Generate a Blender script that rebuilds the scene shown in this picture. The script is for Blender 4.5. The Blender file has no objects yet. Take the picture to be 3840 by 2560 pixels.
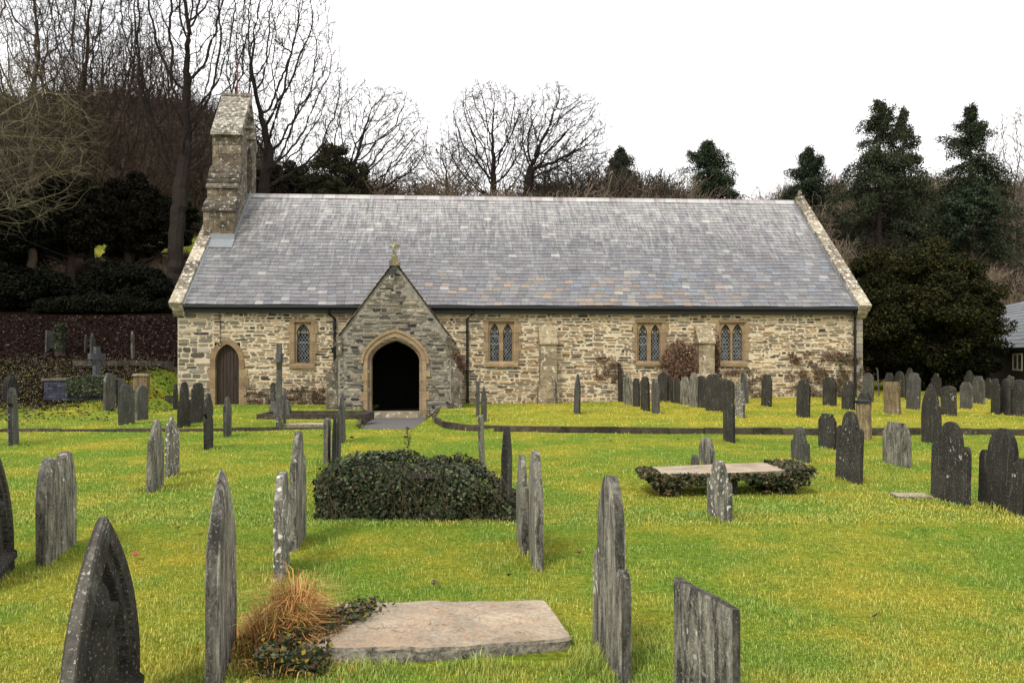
import bpy, math, random
import numpy as np
from mathutils import Vector, Matrix, noise as mnoise

R = math.radians
scene = bpy.context.scene
COL = scene.collection
F, CX, HY, CZ = 3069.0, 1920.0, 1339.0, 1.65      # focal length, principal column, horizon row (photo pixels), eye height

# ------------------------------------------------------------------ helpers
def tag(o, label=None, cat=None, group=None, kind=None):
    if label: o['label'] = label
    if cat: o['category'] = cat
    if group: o['group'] = group
    if kind: o['kind'] = kind
    return o

def empty(name, loc=(0, 0, 0), rz=0):
    o = bpy.data.objects.new(name, None)
    o.location = loc; o.rotation_euler = (0, 0, rz)
    o.empty_display_size = 0.2
    COL.objects.link(o)
    return o

class MB:
    def __init__(s): s.v = []; s.f = []; s.c = []
    def add(s, vs, fs, col=None):
        b = len(s.v); s.v.extend(vs)
        for f in fs:
            s.f.append(tuple(i + b for i in f)); s.c.append(col or (1, 1, 1))
    def box(s, x0, x1, y0, y1, z0, z1, col=None):
        s.add([(x0,y0,z0),(x1,y0,z0),(x1,y1,z0),(x0,y1,z0),(x0,y0,z1),(x1,y0,z1),(x1,y1,z1),(x0,y1,z1)],
              [(0,3,2,1),(4,5,6,7),(0,1,5,4),(1,2,6,5),(2,3,7,6),(3,0,4,7)], col)
    def hexa(s, p, col=None):       # 8 points: bottom ring then top ring
        s.add(p, [(0,3,2,1),(4,5,6,7),(0,1,5,4),(1,2,6,5),(2,3,7,6),(3,0,4,7)], col)
    def prism(s, pts, fn, a, b, col=None):    # 2-D outline swept from a to b, fn(p, q, t) -> xyz
        n = len(pts)
        vs = [fn(p[0], p[1], a) for p in pts] + [fn(p[0], p[1], b) for p in pts]
        fs = [tuple(range(n)), tuple(range(2*n-1, n-1, -1))]
        fs += [(i, (i+1) % n, n+(i+1) % n, n+i) for i in range(n)]
        s.add(vs, fs, col)
    def tube(s, pts, rad, k=6, col=None, cap=True):
        n = len(pts); vs = []
        for i, p in enumerate(pts):
            a = pts[max(0, i-1)]; b = pts[min(n-1, i+1)]
            d = Vector(b) - Vector(a)
            if d.length < 1e-9: d = Vector((0, 0, 1))
            d.normalize()
            q = d.cross(Vector((0, 0, 1)) if abs(d.z) < .9 else Vector((1, 0, 0))).normalized()
            w = d.cross(q)
            r = rad[i] if isinstance(rad, (list, tuple)) else rad
            for j in range(k):
                t = 2*math.pi*j/k
                e = q*(math.cos(t)*r) + w*(math.sin(t)*r)
                vs.append((p[0]+e.x, p[1]+e.y, p[2]+e.z))
        fs = []
        for i in range(n-1):
            for j in range(k):
                fs.append((i*k+j, i*k+(j+1) % k, (i+1)*k+(j+1) % k, (i+1)*k+j))
        if cap: fs.append(tuple(range(k-1, -1, -1))); fs.append(tuple(range((n-1)*k, n*k)))
        s.add(vs, fs, col)
    def build(s, name, m, parent=None, smooth=False, link=True):
        me = bpy.data.meshes.new(name)
        me.from_pydata(s.v, [], s.f)
        a = me.attributes.new('Col', 'FLOAT_COLOR', 'FACE')
        if s.c:
            arr = np.ones((len(s.c), 4), dtype=np.float32); arr[:, :3] = np.array(s.c, dtype=np.float32)[:, :3]
            a.data.foreach_set('color', arr.ravel())
        me.materials.append(m)
        if smooth: me.shade_smooth()
        me.update()
        o = bpy.data.objects.new(name, me)
        if link: COL.objects.link(o)
        if parent: o.parent = parent
        return o

def mesh_np(name, V, Fq, m, cols=None, parent=None, smooth=False, k=4):
    """fast mesh from numpy verts (n,3) and faces (m,k) with one colour per face"""
    me = bpy.data.meshes.new(name)
    V = np.ascontiguousarray(V, dtype=np.float32); Fq = np.ascontiguousarray(Fq, dtype=np.int32)
    me.vertices.add(len(V)); me.vertices.foreach_set('co', V.ravel())
    me.loops.add(Fq.size); me.loops.foreach_set('vertex_index', Fq.ravel())
    me.polygons.add(len(Fq))
    me.polygons.foreach_set('loop_start', np.arange(0, Fq.size, k, dtype=np.int32))
    me.polygons.foreach_set('loop_total', np.full(len(Fq), k, dtype=np.int32))
    me.update(calc_edges=True)
    if cols is not None:
        a = me.attributes.new('Col', 'FLOAT_COLOR', 'FACE')
        arr = np.ones((len(Fq), 4), dtype=np.float32); arr[:, :3] = cols
        a.data.foreach_set('color', arr.ravel())
    me.materials.append(m)
    if smooth: me.shade_smooth()
    o = bpy.data.objects.new(name, me); COL.objects.link(o)
    if parent: o.parent = parent
    return o

# ------------------------------------------------------------------ materials
class NT:
    def __init__(s, name, rough=.9, spec=.3):
        s.m = bpy.data.materials.new(name); s.m.use_nodes = True
        s.t = s.m.node_tree; s.b = s.t.nodes['Principled BSDF']
        s.b.inputs['Roughness'].default_value = rough
        s.b.inputs['Specular IOR Level'].default_value = spec
    def n(s, typ, **kw):
        x = s.t.nodes.new(typ)
        for k, v in kw.items():
            if k.startswith('i_'): x.inputs[k[2:].replace('_', ' ')].default_value = v
            else: setattr(x, k, v)
        return x
    def l(s, a, b): s.t.links.new(a, b)
    def coord(s, kind='obj', scale=(1, 1, 1), rnd=False):
        if kind == 'obj': o = s.n('ShaderNodeTexCoord').outputs['Object']
        else: o = s.n('ShaderNodeNewGeometry').outputs['Position']
        if rnd:
            oi = s.n('ShaderNodeObjectInfo'); mu = s.n('ShaderNodeMath', operation='MULTIPLY'); mu.inputs[1].default_value = 60
            s.l(oi.outputs['Random'], mu.inputs[0])
            ad = s.n('ShaderNodeVectorMath', operation='ADD'); s.l(o, ad.inputs[0]); s.l(mu.outputs[0], ad.inputs[1]); o = ad.outputs[0]
        mp = s.n('ShaderNodeMapping'); mp.inputs['Scale'].default_value = scale
        s.l(o, mp.inputs[0]); return mp.outputs[0]
    def noise(s, co, scale, detail=4, rough=.6, dist=0):
        x = s.n('ShaderNodeTexNoise'); x.inputs['Scale'].default_value = scale; x.inputs['Detail'].default_value = detail
        x.inputs['Roughness'].default_value = rough; x.inputs['Distortion'].default_value = dist
        s.l(co, x.inputs['Vector']); return x.outputs['Fac']
    def ramp(s, fac, a, b, ca=(0, 0, 0, 1), cb=(1, 1, 1, 1)):
        x = s.n('ShaderNodeValToRGB'); e = x.color_ramp.elements
        e[0].position = a; e[1].position = b; e[0].color = ca; e[1].color = cb
        s.l(fac, x.inputs[0]); return x.outputs[0]
    def mix(s, fac, a, b, mode='MIX'):
        x = s.n('ShaderNodeMix', data_type='RGBA', blend_type=mode, clamp_factor=True)
        for sock, v in ((x.inputs[0], fac), (x.inputs[6], a), (x.inputs[7], b)):
            if hasattr(v, 'is_linked') or isinstance(v, bpy.types.NodeSocket): s.l(v, sock)
            elif isinstance(v, (int, float)): sock.default_value = v
            else: sock.default_value = (*v[:3], 1)
        return x.outputs[2]
    def col(s): return s.n('ShaderNodeAttribute', attribute_name='Col').outputs['Color']
    def base(s, c):
        if isinstance(c, bpy.types.NodeSocket): s.l(c, s.b.inputs['Base Color'])
        else: s.b.inputs['Base Color'].default_value = (*c, 1)
    def bump(s, h, strength=.5, dist=.01):
        x = s.n('ShaderNodeBump'); x.inputs['Strength'].default_value = strength; x.inputs['Distance'].default_value = dist
        s.l(h, x.inputs['Height']); s.l(x.outputs[0], s.b.inputs['Normal'])

def simple(name, c, rough=.8, spec=.3, var=.35, scale=8):
    t = NT(name, rough, spec); co = t.coord('obj')
    f = t.noise(co, scale, 5)
    t.base(t.mix(f, tuple(x*(1-var) for x in c), tuple(min(1, x*(1+var)) for x in c)))
    t.bump(f, .3, .01)
    return t.m

def attrmat(name, rough=.8, spec=.3, var=.4, scale=12, transl=0.0):
    t = NT(name, rough, spec); co = t.coord('pos')
    f = t.noise(co, scale, 4)
    c = t.mix(1.0, t.col(), t.ramp(f, .25, .75, (1-var,)*3+(1,), (1+var*.6,)*3+(1,)), 'MULTIPLY')
    t.base(c)
    if transl:
        t.b.inputs['Transmission Weight'].default_value = 0
    return t.m

def stone_mat(name, dark, mid, pale, lich, streak=.5, blotch=.15, rough=.85):
    """weathered slate headstone: grain, vertical runs of algae and lichen, round lichen spots"""
    t = NT(name, rough, .25)
    co = t.coord('obj', rnd=True)
    st = t.coord('obj', (5.5, 5.5, 1.25), rnd=True)
    big = t.noise(co, 2.2, 5, .65)
    sn = t.noise(st, 2.6, 7, .78, .5)
    fine = t.noise(co, 45, 5, .7)
    c = t.mix(t.ramp(big, .3, .7), dark, mid)
    c = t.mix(t.ramp(sn, .62-.16*streak, .80-.1*streak), c, pale)
    sn2 = t.noise(t.coord('obj', (6, 6, 1.1), rnd=True), 1.6, 7, .8, .7)
    c = t.mix(t.ramp(sn2, .50, .70, (0, 0, 0, 1), (.8, .8, .8, 1)), c, tuple(x*.35 for x in dark))
    vor = t.n('ShaderNodeTexVoronoi', feature='F1'); vor.inputs['Scale'].default_value = 15
    nn = t.n('ShaderNodeTexNoise'); nn.inputs['Scale'].default_value = 9; nn.inputs['Detail'].default_value = 3
    t.l(co, nn.inputs['Vector'])
    va = t.n('ShaderNodeVectorMath', operation='MULTIPLY_ADD'); t.l(nn.outputs['Color'], va.inputs[0]); va.inputs[1].default_value = (.16,)*3; t.l(co, va.inputs[2])
    t.l(va.outputs[0], vor.inputs['Vector'])
    msk = t.ramp(t.noise(co, 3.0, 3), .66-.3*blotch, .72-.3*blotch)
    sp = t.mix(1.0, t.ramp(vor.outputs['Distance'], .22, .34, (1, 1, 1, 1), (0, 0, 0, 1)), msk, 'MULTIPLY')
    c = t.mix(sp, c, lich)
    speck = t.ramp(t.noise(co, 70, 3, .6), .60, .68)
    c = t.mix(t.mix(1.0, speck, (.6,)*3, 'MULTIPLY'), c, lich)
    c = t.mix(1.0, c, t.ramp(fine, .3, .7, (.62,)*3+(1,), (1.25,)*3+(1,)), 'MULTIPLY')
    c = t.mix(1.0, c, t.col(), 'MULTIPLY')
    t.base(c)
    ad = t.n('ShaderNodeMath', operation='MULTIPLY_ADD'); t.l(sn, ad.inputs[0]); ad.inputs[1].default_value = .25; t.l(fine, ad.inputs[2])
    t.bump(ad.outputs[0], .45, .006)
    return t.m

M = {}
M['slate_dark'] = stone_mat('dark slate headstone', (.020,.018,.014), (.056,.050,.040), (.20,.185,.145), (.50,.49,.42), .45, .12)
M['slate_grey'] = stone_mat('grey slate headstone', (.05,.049,.043), (.105,.10,.086), (.27,.26,.22), (.55,.54,.46), .6, .15)
M['slate_streak'] = stone_mat('streaked slate headstone', (.026,.024,.020), (.095,.087,.070), (.46,.43,.34), (.6,.58,.48), 1.25, .25)
M['slate_carved'] = stone_mat('dark carved slate headstone', (.030,.027,.022), (.072,.066,.053), (.20,.188,.15), (.34,.32,.26), .35, -.4)
M['slate_lichen'] = stone_mat('lichen covered headstone', (.05,.047,.04), (.17,.155,.125), (.42,.39,.32), (.72,.69,.60), 1.1, 1.0)
M['slate_tan'] = stone_mat('tan sandstone grave marker', (.10,.065,.03), (.27,.19,.095), (.40,.33,.2), (.5,.47,.38), .9, .3)
M['slate_blue'] = stone_mat('blue grey stone cross', (.05,.052,.055), (.11,.113,.12), (.16,.16,.165), (.4,.4,.38), .3, .1)

def ground_mat():
    t = NT('churchyard grass and moss', .95, .03)
    co = t.coord('pos')
    a = t.noise(co, .55, 5, .62); b = t.noise(co, 2.6, 5, .65); c_ = t.noise(co, 22, 5, .7); d_ = t.noise(co, 75, 3, .7)
    green = t.mix(t.ramp(c_, .35, .65), (.075,.135,.012), (.22,.33,.035))
    moss = t.mix(t.ramp(c_, .35, .65), (.22,.20,.018), (.50,.43,.05))
    # mossy on the raised right-hand lawn
    sep = t.n('ShaderNodeSeparateXYZ'); t.l(co, sep.inputs[0])
    up = t.n('ShaderNodeMapRange'); up.inputs['From Min'].default_value = 17.3; up.inputs['From Max'].default_value = 18.2; t.l(sep.outputs['Y'], up.inputs[0])
    rt = t.n('ShaderNodeMapRange'); rt.inputs['From Min'].default_value = -2.2; rt.inputs['From Max'].default_value = 1.0; t.l(sep.outputs['X'], rt.inputs[0])
    mm = t.n('ShaderNodeMath', operation='MULTIPLY'); t.l(up.outputs[0], mm.inputs[0]); t.l(rt.outputs[0], mm.inputs[1])
    m1 = t.n('ShaderNodeMath', operation='MULTIPLY_ADD'); t.l(mm.outputs[0], m1.inputs[0]); m1.inputs[1].default_value = .13; t.l(a, m1.inputs[2])
    m2 = t.n('ShaderNodeMath', operation='MULTIPLY_ADD'); t.l(b, m2.inputs[0]); m2.inputs[1].default_value = .45; t.l(m1.outputs[0], m2.inputs[2])
    fac = t.ramp(m2.outputs[0], .65, .92)
    g = t.mix(fac, green, moss)
    rust = t.ramp(t.noise(co, 9, 4, .7), .66, .76)
    g = t.mix(t.mix(1.0, rust, (.5,)*3, 'MULTIPLY'), g, (.30,.15,.03))
    # leaf litter and woodland floor, field beyond
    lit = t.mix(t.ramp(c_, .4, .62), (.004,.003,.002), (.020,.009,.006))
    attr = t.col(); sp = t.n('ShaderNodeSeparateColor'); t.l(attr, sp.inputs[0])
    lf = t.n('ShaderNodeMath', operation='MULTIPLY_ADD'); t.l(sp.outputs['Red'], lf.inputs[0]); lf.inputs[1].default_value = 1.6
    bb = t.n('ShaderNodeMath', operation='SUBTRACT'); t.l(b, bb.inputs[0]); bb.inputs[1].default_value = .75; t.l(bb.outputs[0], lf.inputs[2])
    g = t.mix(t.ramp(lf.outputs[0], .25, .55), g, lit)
    field = t.mix(t.ramp(b, .4, .6), (.20,.24,.03), (.34,.34,.05))
    brk = t.mix(t.ramp(b, .45, .6), field, (.25,.10,.03))
    g = t.mix(sp.outputs['Green'], g, t.mix(.25, field, brk))
    scrub = t.mix(t.ramp(c_, .4, .62), (.05,.035,.022), (.17,.12,.07))
    g = t.mix(sp.outputs['Blue'], g, scrub)
    t.base(g)
    ad = t.n('ShaderNodeMath', operation='ADD'); t.l(c_, ad.inputs[0]); t.l(d_, ad.inputs[1])
    t.bump(ad.outputs[0], .9, .035)
    return t.m
M['ground'] = ground_mat()

def blade_mat():
    t = NT('grass blades', .6, .25); co = t.coord('pos')
    a = t.noise(co, .55, 5, .62); b = t.noise(co, 2.6, 5, .65)
    sep = t.n('ShaderNodeSeparateXYZ'); t.l(co, sep.inputs[0])
    up = t.n('ShaderNodeMapRange'); up.inputs['From Min'].default_value = 17.3; up.inputs['From Max'].default_value = 18.2; t.l(sep.outputs['Y'], up.inputs[0])
    rt = t.n('ShaderNodeMapRange'); rt.inputs['From Min'].default_value = -2.2; rt.inputs['From Max'].default_value = 1.0; t.l(sep.outputs['X'], rt.inputs[0])
    mm = t.n('ShaderNodeMath', operation='MULTIPLY'); t.l(up.outputs[0], mm.inputs[0]); t.l(rt.outputs[0], mm.inputs[1])
    m1 = t.n('ShaderNodeMath', operation='MULTIPLY_ADD'); t.l(mm.outputs[0], m1.inputs[0]); m1.inputs[1].default_value = .13; t.l(a, m1.inputs[2])
    m2 = t.n('ShaderNodeMath', operation='MULTIPLY_ADD'); t.l(b, m2.inputs[0]); m2.inputs[1].default_value = .45; t.l(m1.outputs[0], m2.inputs[2])
    fac = t.ramp(m2.outputs[0], .65, .93)
    g = t.mix(fac, (.265,.355,.062), (.50,.44,.070))
    t.base(t.mix(1.0, g, t.col(), 'MULTIPLY'))
    return t.m
M['blade'] = blade_mat()
M['straw'] = attrmat('dry grass', .7, .2, .2)
M['leaf'] = attrmat('leaf', .55, .2, .3)
M['needle'] = attrmat('conifer foliage', .9, .06, .3, 3)
M['bark'] = attrmat('bark', .95, .05, .35, 9)

def rubble_mat():
    t = NT('rubble stone', .9, .2); co = t.coord('obj', (1, 1, 3)); n1 = t.noise(co, 14, 6, .7)
    c = t.mix(1.0, t.col(), t.ramp(n1, .28, .72, (.55,)*3+(1,), (1.35,)*3+(1,)), 'MULTIPLY')
    n2 = t.noise(t.coord('obj'), 3.5, 5, .7)
    c = t.mix(t.ramp(n2, .60, .72, (0,0,0,1), (.6,.6,.6,1)), c, (.50,.45,.36))
    t.base(c); t.bump(n1, .5, .012); return t.m
def mortar_mat(name='lime mortar', a=(.42,.34,.22), b=(.70,.60,.43)):
    t = NT(name, .95, .15); co = t.coord('obj'); n1 = t.noise(co, 9, 6, .7); n2 = t.noise(co, 1.1, 4)
    c = t.mix(t.ramp(n1, .3, .65), a, b)
    c = t.mix(t.ramp(n2, .45, .7, (0,0,0,1), (.55,.55,.55,1)), c, tuple(x*.62 for x in b))
    t.base(c); t.bump(n1, .7, .02); return t.m
def dressed_mat():
    t = NT('dressed sandstone', .85, .2); co = t.coord('obj'); n1 = t.noise(co, 3, 5, .65); n2 = t.noise(co, 24, 4)
    br = t.n('ShaderNodeTexBrick'); br.inputs['Scale'].default_value = 1; br.inputs['Brick Width'].default_value = 9; br.inputs['Row Height'].default_value = .31
    br.inputs['Mortar Size'].default_value = .006; br.inputs['Color1'].default_value = (1,1,1,1); br.inputs['Color2'].default_value = (.74,.7,.7,1); br.inputs['Mortar'].default_value = (.45,.42,.38,1)
    cc = t.n('ShaderNodeTexCoord'); se = t.n('ShaderNodeSeparateXYZ'); cb = t.n('ShaderNodeCombineXYZ'); t.l(cc.outputs['Object'], se.inputs[0])
    t.l(se.outputs['X'], cb.inputs['X']); t.l(se.outputs['Z'], cb.inputs['Y']); t.l(cb.outputs[0], br.inputs['Vector'])
    c = t.mix(t.ramp(n1, .3, .7), (.25,.172,.095), (.39,.29,.165))
    c = t.mix(1.0, c, br.outputs['Color'], 'MULTIPLY')
    c = t.mix(1.0, c, t.ramp(n2, .3, .7, (.75,)*3+(1,), (1.15,)*3+(1,)), 'MULTIPLY')
    t.base(c); t.bump(n2, .4, .006); return t.m
def slate_roof_mat():
    t = NT('roof slates', .42, .5); co = t.coord('obj', (7, .8, .8)); n1 = t.noise(co, 1.3, 6, .7); n2 = t.noise(t.coord('obj'), 1.6, 4); n3 = t.noise(t.coord('obj'), 28, 4)
    sep = t.n('ShaderNodeSeparateXYZ'); tc = t.n('ShaderNodeTexCoord'); t.l(tc.outputs['Object'], sep.inputs[0])
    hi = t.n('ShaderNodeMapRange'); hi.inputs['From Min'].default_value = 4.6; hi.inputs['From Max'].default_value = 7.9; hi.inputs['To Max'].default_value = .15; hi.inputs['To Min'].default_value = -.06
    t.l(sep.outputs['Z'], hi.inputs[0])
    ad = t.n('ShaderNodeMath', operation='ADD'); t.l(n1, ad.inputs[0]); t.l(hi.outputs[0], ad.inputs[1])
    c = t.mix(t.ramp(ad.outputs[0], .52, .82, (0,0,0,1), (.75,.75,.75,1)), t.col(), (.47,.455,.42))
    c = t.mix(1.0, c, t.ramp(n2, .3, .7, (.85,)*3+(1,), (1.12,)*3+(1,)), 'MULTIPLY')
    c = t.mix(1.0, c, t.ramp(n3, .3, .7, (.88,)*3+(1,), (1.1,)*3+(1,)), 'MULTIPLY')
    t.base(c); t.bump(n3, .25, .004); return t.m
def coping_mat(name='lichened coping', a=(.10,.085,.065), b=(.26,.21,.15), w=(.66,.63,.52), am=.5):
    t = NT(name, .9, .2); co = t.coord('obj'); n1 = t.noise(co, 4, 5, .7); n2 = t.noise(co, 7, 5, .75); n3 = t.noise(co, 30, 4)
    c = t.mix(t.ramp(n1, .35, .65), a, b)
    c = t.mix(1.0, c, t.col(), 'MULTIPLY')
    c = t.mix(t.ramp(n2, .60-.12*am, .66-.12*am), c, w)
    c = t.mix(1.0, c, t.ramp(n3, .3, .7, (.8,)*3+(1,), (1.15,)*3+(1,)), 'MULTIPLY')
    t.base(c); t.bump(n2, .5, .015); return t.m
def ledger_mat():
    t = NT('ledger stone', .9, .2); co = t.coord('obj'); n1 = t.noise(co, 3.2, 5, .65); n2 = t.noise(co, 26, 7, .8); n3 = t.noise(co, 70, 3)
    c = t.mix(t.ramp(n1, .35, .65), (.27,.235,.185), (.48,.415,.32))
    c = t.mix(t.mix(1.0, t.ramp(n2, .47, .62, (0,0,0,1), (.8,.8,.8,1)), t.ramp(t.noise(co, 2.2, 3), .38, .6, (.15,.15,.15,1), (1,1,1,1)), 'MULTIPLY'), c, (.52,.29,.13))
    c = t.mix(t.ramp(t.noise(co, 6.5, 6, .8), .64, .70), c, (.12,.095,.05))
    c = t.mix(1.0, c, t.ramp(t.noise(co, 48, 5, .8), .32, .62, (.62,.6,.56,1), (1.12,1.1,1.08,1)), 'MULTIPLY')
    geo = t.n('ShaderNodeNewGeometry'); sp = t.n('ShaderNodeSeparateXYZ'); t.l(geo.outputs['True Normal'], sp.inputs[0])
    rough = t.mix(t.ramp(n2, .38, .6), (.06,.055,.045), (.30,.27,.21))
    c = t.mix(t.ramp(sp.outputs['Z'], .3, .75), rough, c)
    t.base(c); ad = t.n('ShaderNodeMath', operation='ADD'); t.l(n2, ad.inputs[0]); t.l(n3, ad.inputs[1]); t.bump(ad.outputs[0], .5, .012); return t.m
def wood_mat():
    t = NT('old oak boards', .7, .3); co = t.coord('obj', (22, 22, .8)); n1 = t.noise(co, 1.4, 5, .7)
    c = t.mix(t.ramp(n1, .3, .7), (.012,.009,.007), (.075,.048,.034)); t.base(c); t.bump(n1, .5, .01); return t.m
def glass_mat():
    t = NT('old window glass', .3, .12); tc = t.n('ShaderNodeTexCoord'); mp = t.n('ShaderNodeMapping'); mp.inputs['Rotation'].default_value = (0, R(45), 0)
    t.l(tc.outputs['Object'], mp.inputs[0])
    wn = t.n('ShaderNodeTexWhiteNoise', noise_dimensions='3D'); sn = t.n('ShaderNodeVectorMath', operation='SNAP'); sn.inputs[1].default_value = (.105,.4,.105)
    t.l(mp.outputs[0], sn.inputs[0]); t.l(sn.outputs[0], wn.inputs['Vector'])
    c = t.ramp(wn.outputs['Value'], .35, .95, (.004,.005,.006,1), (.09,.095,.09,1)); t.base(c); t.b.inputs['Metallic'].default_value = 0.0; return t.m  # random pale greys paint reflections into single panes
M['rubble'] = rubble_mat(); M['mortar'] = mortar_mat(); M['porch_mortar'] = mortar_mat('old porch mortar', (.11,.10,.085), (.34,.31,.25))
M['dressed'] = dressed_mat(); M['slates'] = slate_roof_mat(); M['coping'] = coping_mat()
M['bell'] = coping_mat('bellcote stone', (.055,.048,.038), (.19,.155,.108), (.50,.48,.41), .22)
M['butt'] = coping_mat('buttress stone', (.17,.14,.09), (.36,.30,.20), (.62,.58,.48), .3)
M['kerb'] = coping_mat('edging stone', (.03,.025,.02), (.085,.07,.05), (.35,.33,.28), -.3)
M['ledger'] = ledger_mat(); M['wood'] = wood_mat(); M['glass'] = glass_mat()
M['black'] = simple('black painted iron', (.006,.006,.007), .45, .4, .3)
M['lead'] = simple('lead flashing', (.20,.215,.225), .7, .5, .2)
M['came'] = simple('lead cames', (.28,.29,.29), .5, .5, .2)
M['dark'] = simple('painted porch shade', (.010,.009,.008), .95, .1)  # near-black colour carries the shade inside the porch
M['white'] = simple('white painted frame', (.7,.7,.66), .5, .3, .1)
M['red'] = simple('rusty red rod', (.16,.02,.015), .6, .3)
M['render'] = simple('dark rendered wall', (.045,.038,.034), .95, .1, .35, 18)
M['path'] = simple('tarmac path', (.12,.112,.105), .95, .2, .4, 40)

# ------------------------------------------------------------------ terrain
def interp(x, pts):
    return float(np.interp(x, [p[0] for p in pts], [p[1] for p in pts]))
KR = [(-2.25,24.6),(-2.15,22.6),(-2.04,20.9),(-1.61,19.2),(-1.06,18.45),(-.56,18.06),(3.65,17.5),(10.8,17.26),(40,16.9)]
KL = [(-60,18.0),(-8,18.05),(-4.6,18.6),(-3.55,18.7)]
def xr_left(y): return interp(y, [(18.6,-3.52),(24.9,-4.5)])
def Kline(x):
    if x <= -3.5: return interp(x, KL)
    if x >= -2.25: return interp(x, KR)
    return 18.8
LH = [(21.5,0),(23.5,.22),(26,.72),(29.0,1.3),(29.05,1.32),(31,1.75),(34,3.1),(40,4.3),(50,6.6),(60,9.8),(66,11.8),(80,19),(100,29),(140,38),(200,42),(400,55)]
MH = [(31,0),(37,.2),(60,9.8),(80,15.6),(110,20),(200,28),(400,45)]
RH = [(31,0),(46,.5),(60,7),(80,15.6),(110,20),(200,28),(400,45)]
def sstep(a, b, x):
    t = min(1, max(0, (x-a)/(b-a))); return t*t*(3-2*t)
def H(x, y, wob=True):
    w = (mnoise.noise((x*.35, y*.35, 3.1))*.035 + mnoise.noise((x*1.3, y*1.3, 7.7))*.012) if wob else 0
    K = Kline(x)
    if y < K: base = min(0, 0) + w
    elif x <= -3.5:
        if x > xr_left(min(y, 24.9)) and y < 28.6: base = -.05 - .15*sstep(19, 24.8, y); w = 0; base += 0
        else: base = .065 + w*.6
    elif x < -2.25 and y < 28.6: base = -.05 - .15*sstep(19, 24.8, y)
    else:
        g = .07 + .18*sstep(-1, 11, x)
        base = .125 + (g-.125)*sstep(18, 28, y) + .05*math.sin(min(1, max(0, (y-K)/9))*math.pi)*sstep(-2, 2, x) + w*.6
    wl = 1 - sstep(-12.5, -10.2, x)
    wf = wl if y < 55 else wl*(1-sstep(-.43, -.31, x/y)*sstep(55, 64, y))
    if y > 21.5: base += wf*interp(y, LH)
    if y > 31:
        wr = sstep(8, 13, x)
        base += (1-wf)*((1-wr)*interp(y, MH) + wr*interp(y, RH))
    if y > 38: base += mnoise.noise((x*.06, y*.06, 0))*1.6*sstep(38, 60, y)
    return base

def ground_depth(py, x_of=None, px=None):
    """depth at which the ground is seen at photo row py, column px"""
    D = 4.0
    prev = None
    lo = 2.2
    while lo < 90:
        x = (px-CX)/F*lo
        yrow = HY + (CZ - H(x, lo, True))/lo*F
        if yrow <= py: return lo
        lo *= 1.004
    return lo

def build_ground():
    xs = [-160,-110,-80,-60,-45,-36,-30,-26] + list(np.arange(-23, -4.6, .3)) + list(np.arange(-4.6, -3.4, .08)) + list(np.arange(-3.4, -2.3, .12)) + list(np.arange(-2.3, -1.0, .06)) + list(np.arange(-1, 16, .3)) + [16.5,17.5,19,21,24,28,33,40,50,65,90,130,170]
    ts = [-6,-3,0,1.5] + list(np.arange(2, 18, .25))
    front = np.array(ts)/18.0
    back = [0, .01] + list(np.arange(.25, 14, .3)) + list(np.arange(14, 26, .6)) + list(np.arange(26, 70, 1.6)) + [75,85,100,125,160,220,300,400]
    V = []; cols_v = []
    for x in xs:
        K = Kline(x)
        rows = [f*(K-.002) for f in front] + [K-.002] + [K + .002 + b for b in back]
        for y in rows:
            z = H(x, y)
            V.append((x, y, z))
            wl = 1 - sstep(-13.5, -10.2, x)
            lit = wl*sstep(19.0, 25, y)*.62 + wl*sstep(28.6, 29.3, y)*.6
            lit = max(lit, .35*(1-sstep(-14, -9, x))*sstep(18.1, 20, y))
            field = sstep(49, 53, y)*(1 - sstep(-6, 2, x))
            scrub = max(sstep(36, 40, y)*sstep(-6, 2, x), sstep(66, 70, y)*.999)
            hl = sstep(62, 66, y)*(1-sstep(-.33, -.29, x/max(y, 1)))
            cols_v.append((max(lit*(1-field), hl), field*(1-hl), scrub*(1-hl)))
    nr = len(front) + 1 + len(back)
    faces = []; fc = []
    for i in range(len(xs)-1):
        for j in range(nr-1):
            a = i*nr+j
            faces.append((a, a+nr, a+nr+1, a+1))
            fc.append(cols_v[a])
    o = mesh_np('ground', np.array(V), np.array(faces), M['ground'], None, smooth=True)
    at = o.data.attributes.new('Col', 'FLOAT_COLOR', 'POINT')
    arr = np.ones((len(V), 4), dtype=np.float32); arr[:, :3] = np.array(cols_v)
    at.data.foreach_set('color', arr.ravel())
    tag(o, kind='structure')
build_ground()

# path sheet
mb = MB(); ys = np.arange(18.75, 25.3, .25)
def xright(y):
    best = -2.25
    return float(np.interp(-y, [-p[1] for p in KR[:6]], [p[0] for p in KR[:6]]))
prev = None
for y in ys:
    a = xr_left(y)-.02; b = (xright(y)+.02) if y > 18.2 else -.5
    n = 8; row = []
    for i in range(n+1):
        x = a+(b-a)*i/n
        row.append((x, y, -.05-.15*sstep(19, 24.8, y) + .006))
    if prev is not None:
        mb.add(prev+row, [(i, i+1, n+2+i, n+1+i) for i in range(n)])
    prev = row
tag(mb.build('path', M['path']), kind='structure')

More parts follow.
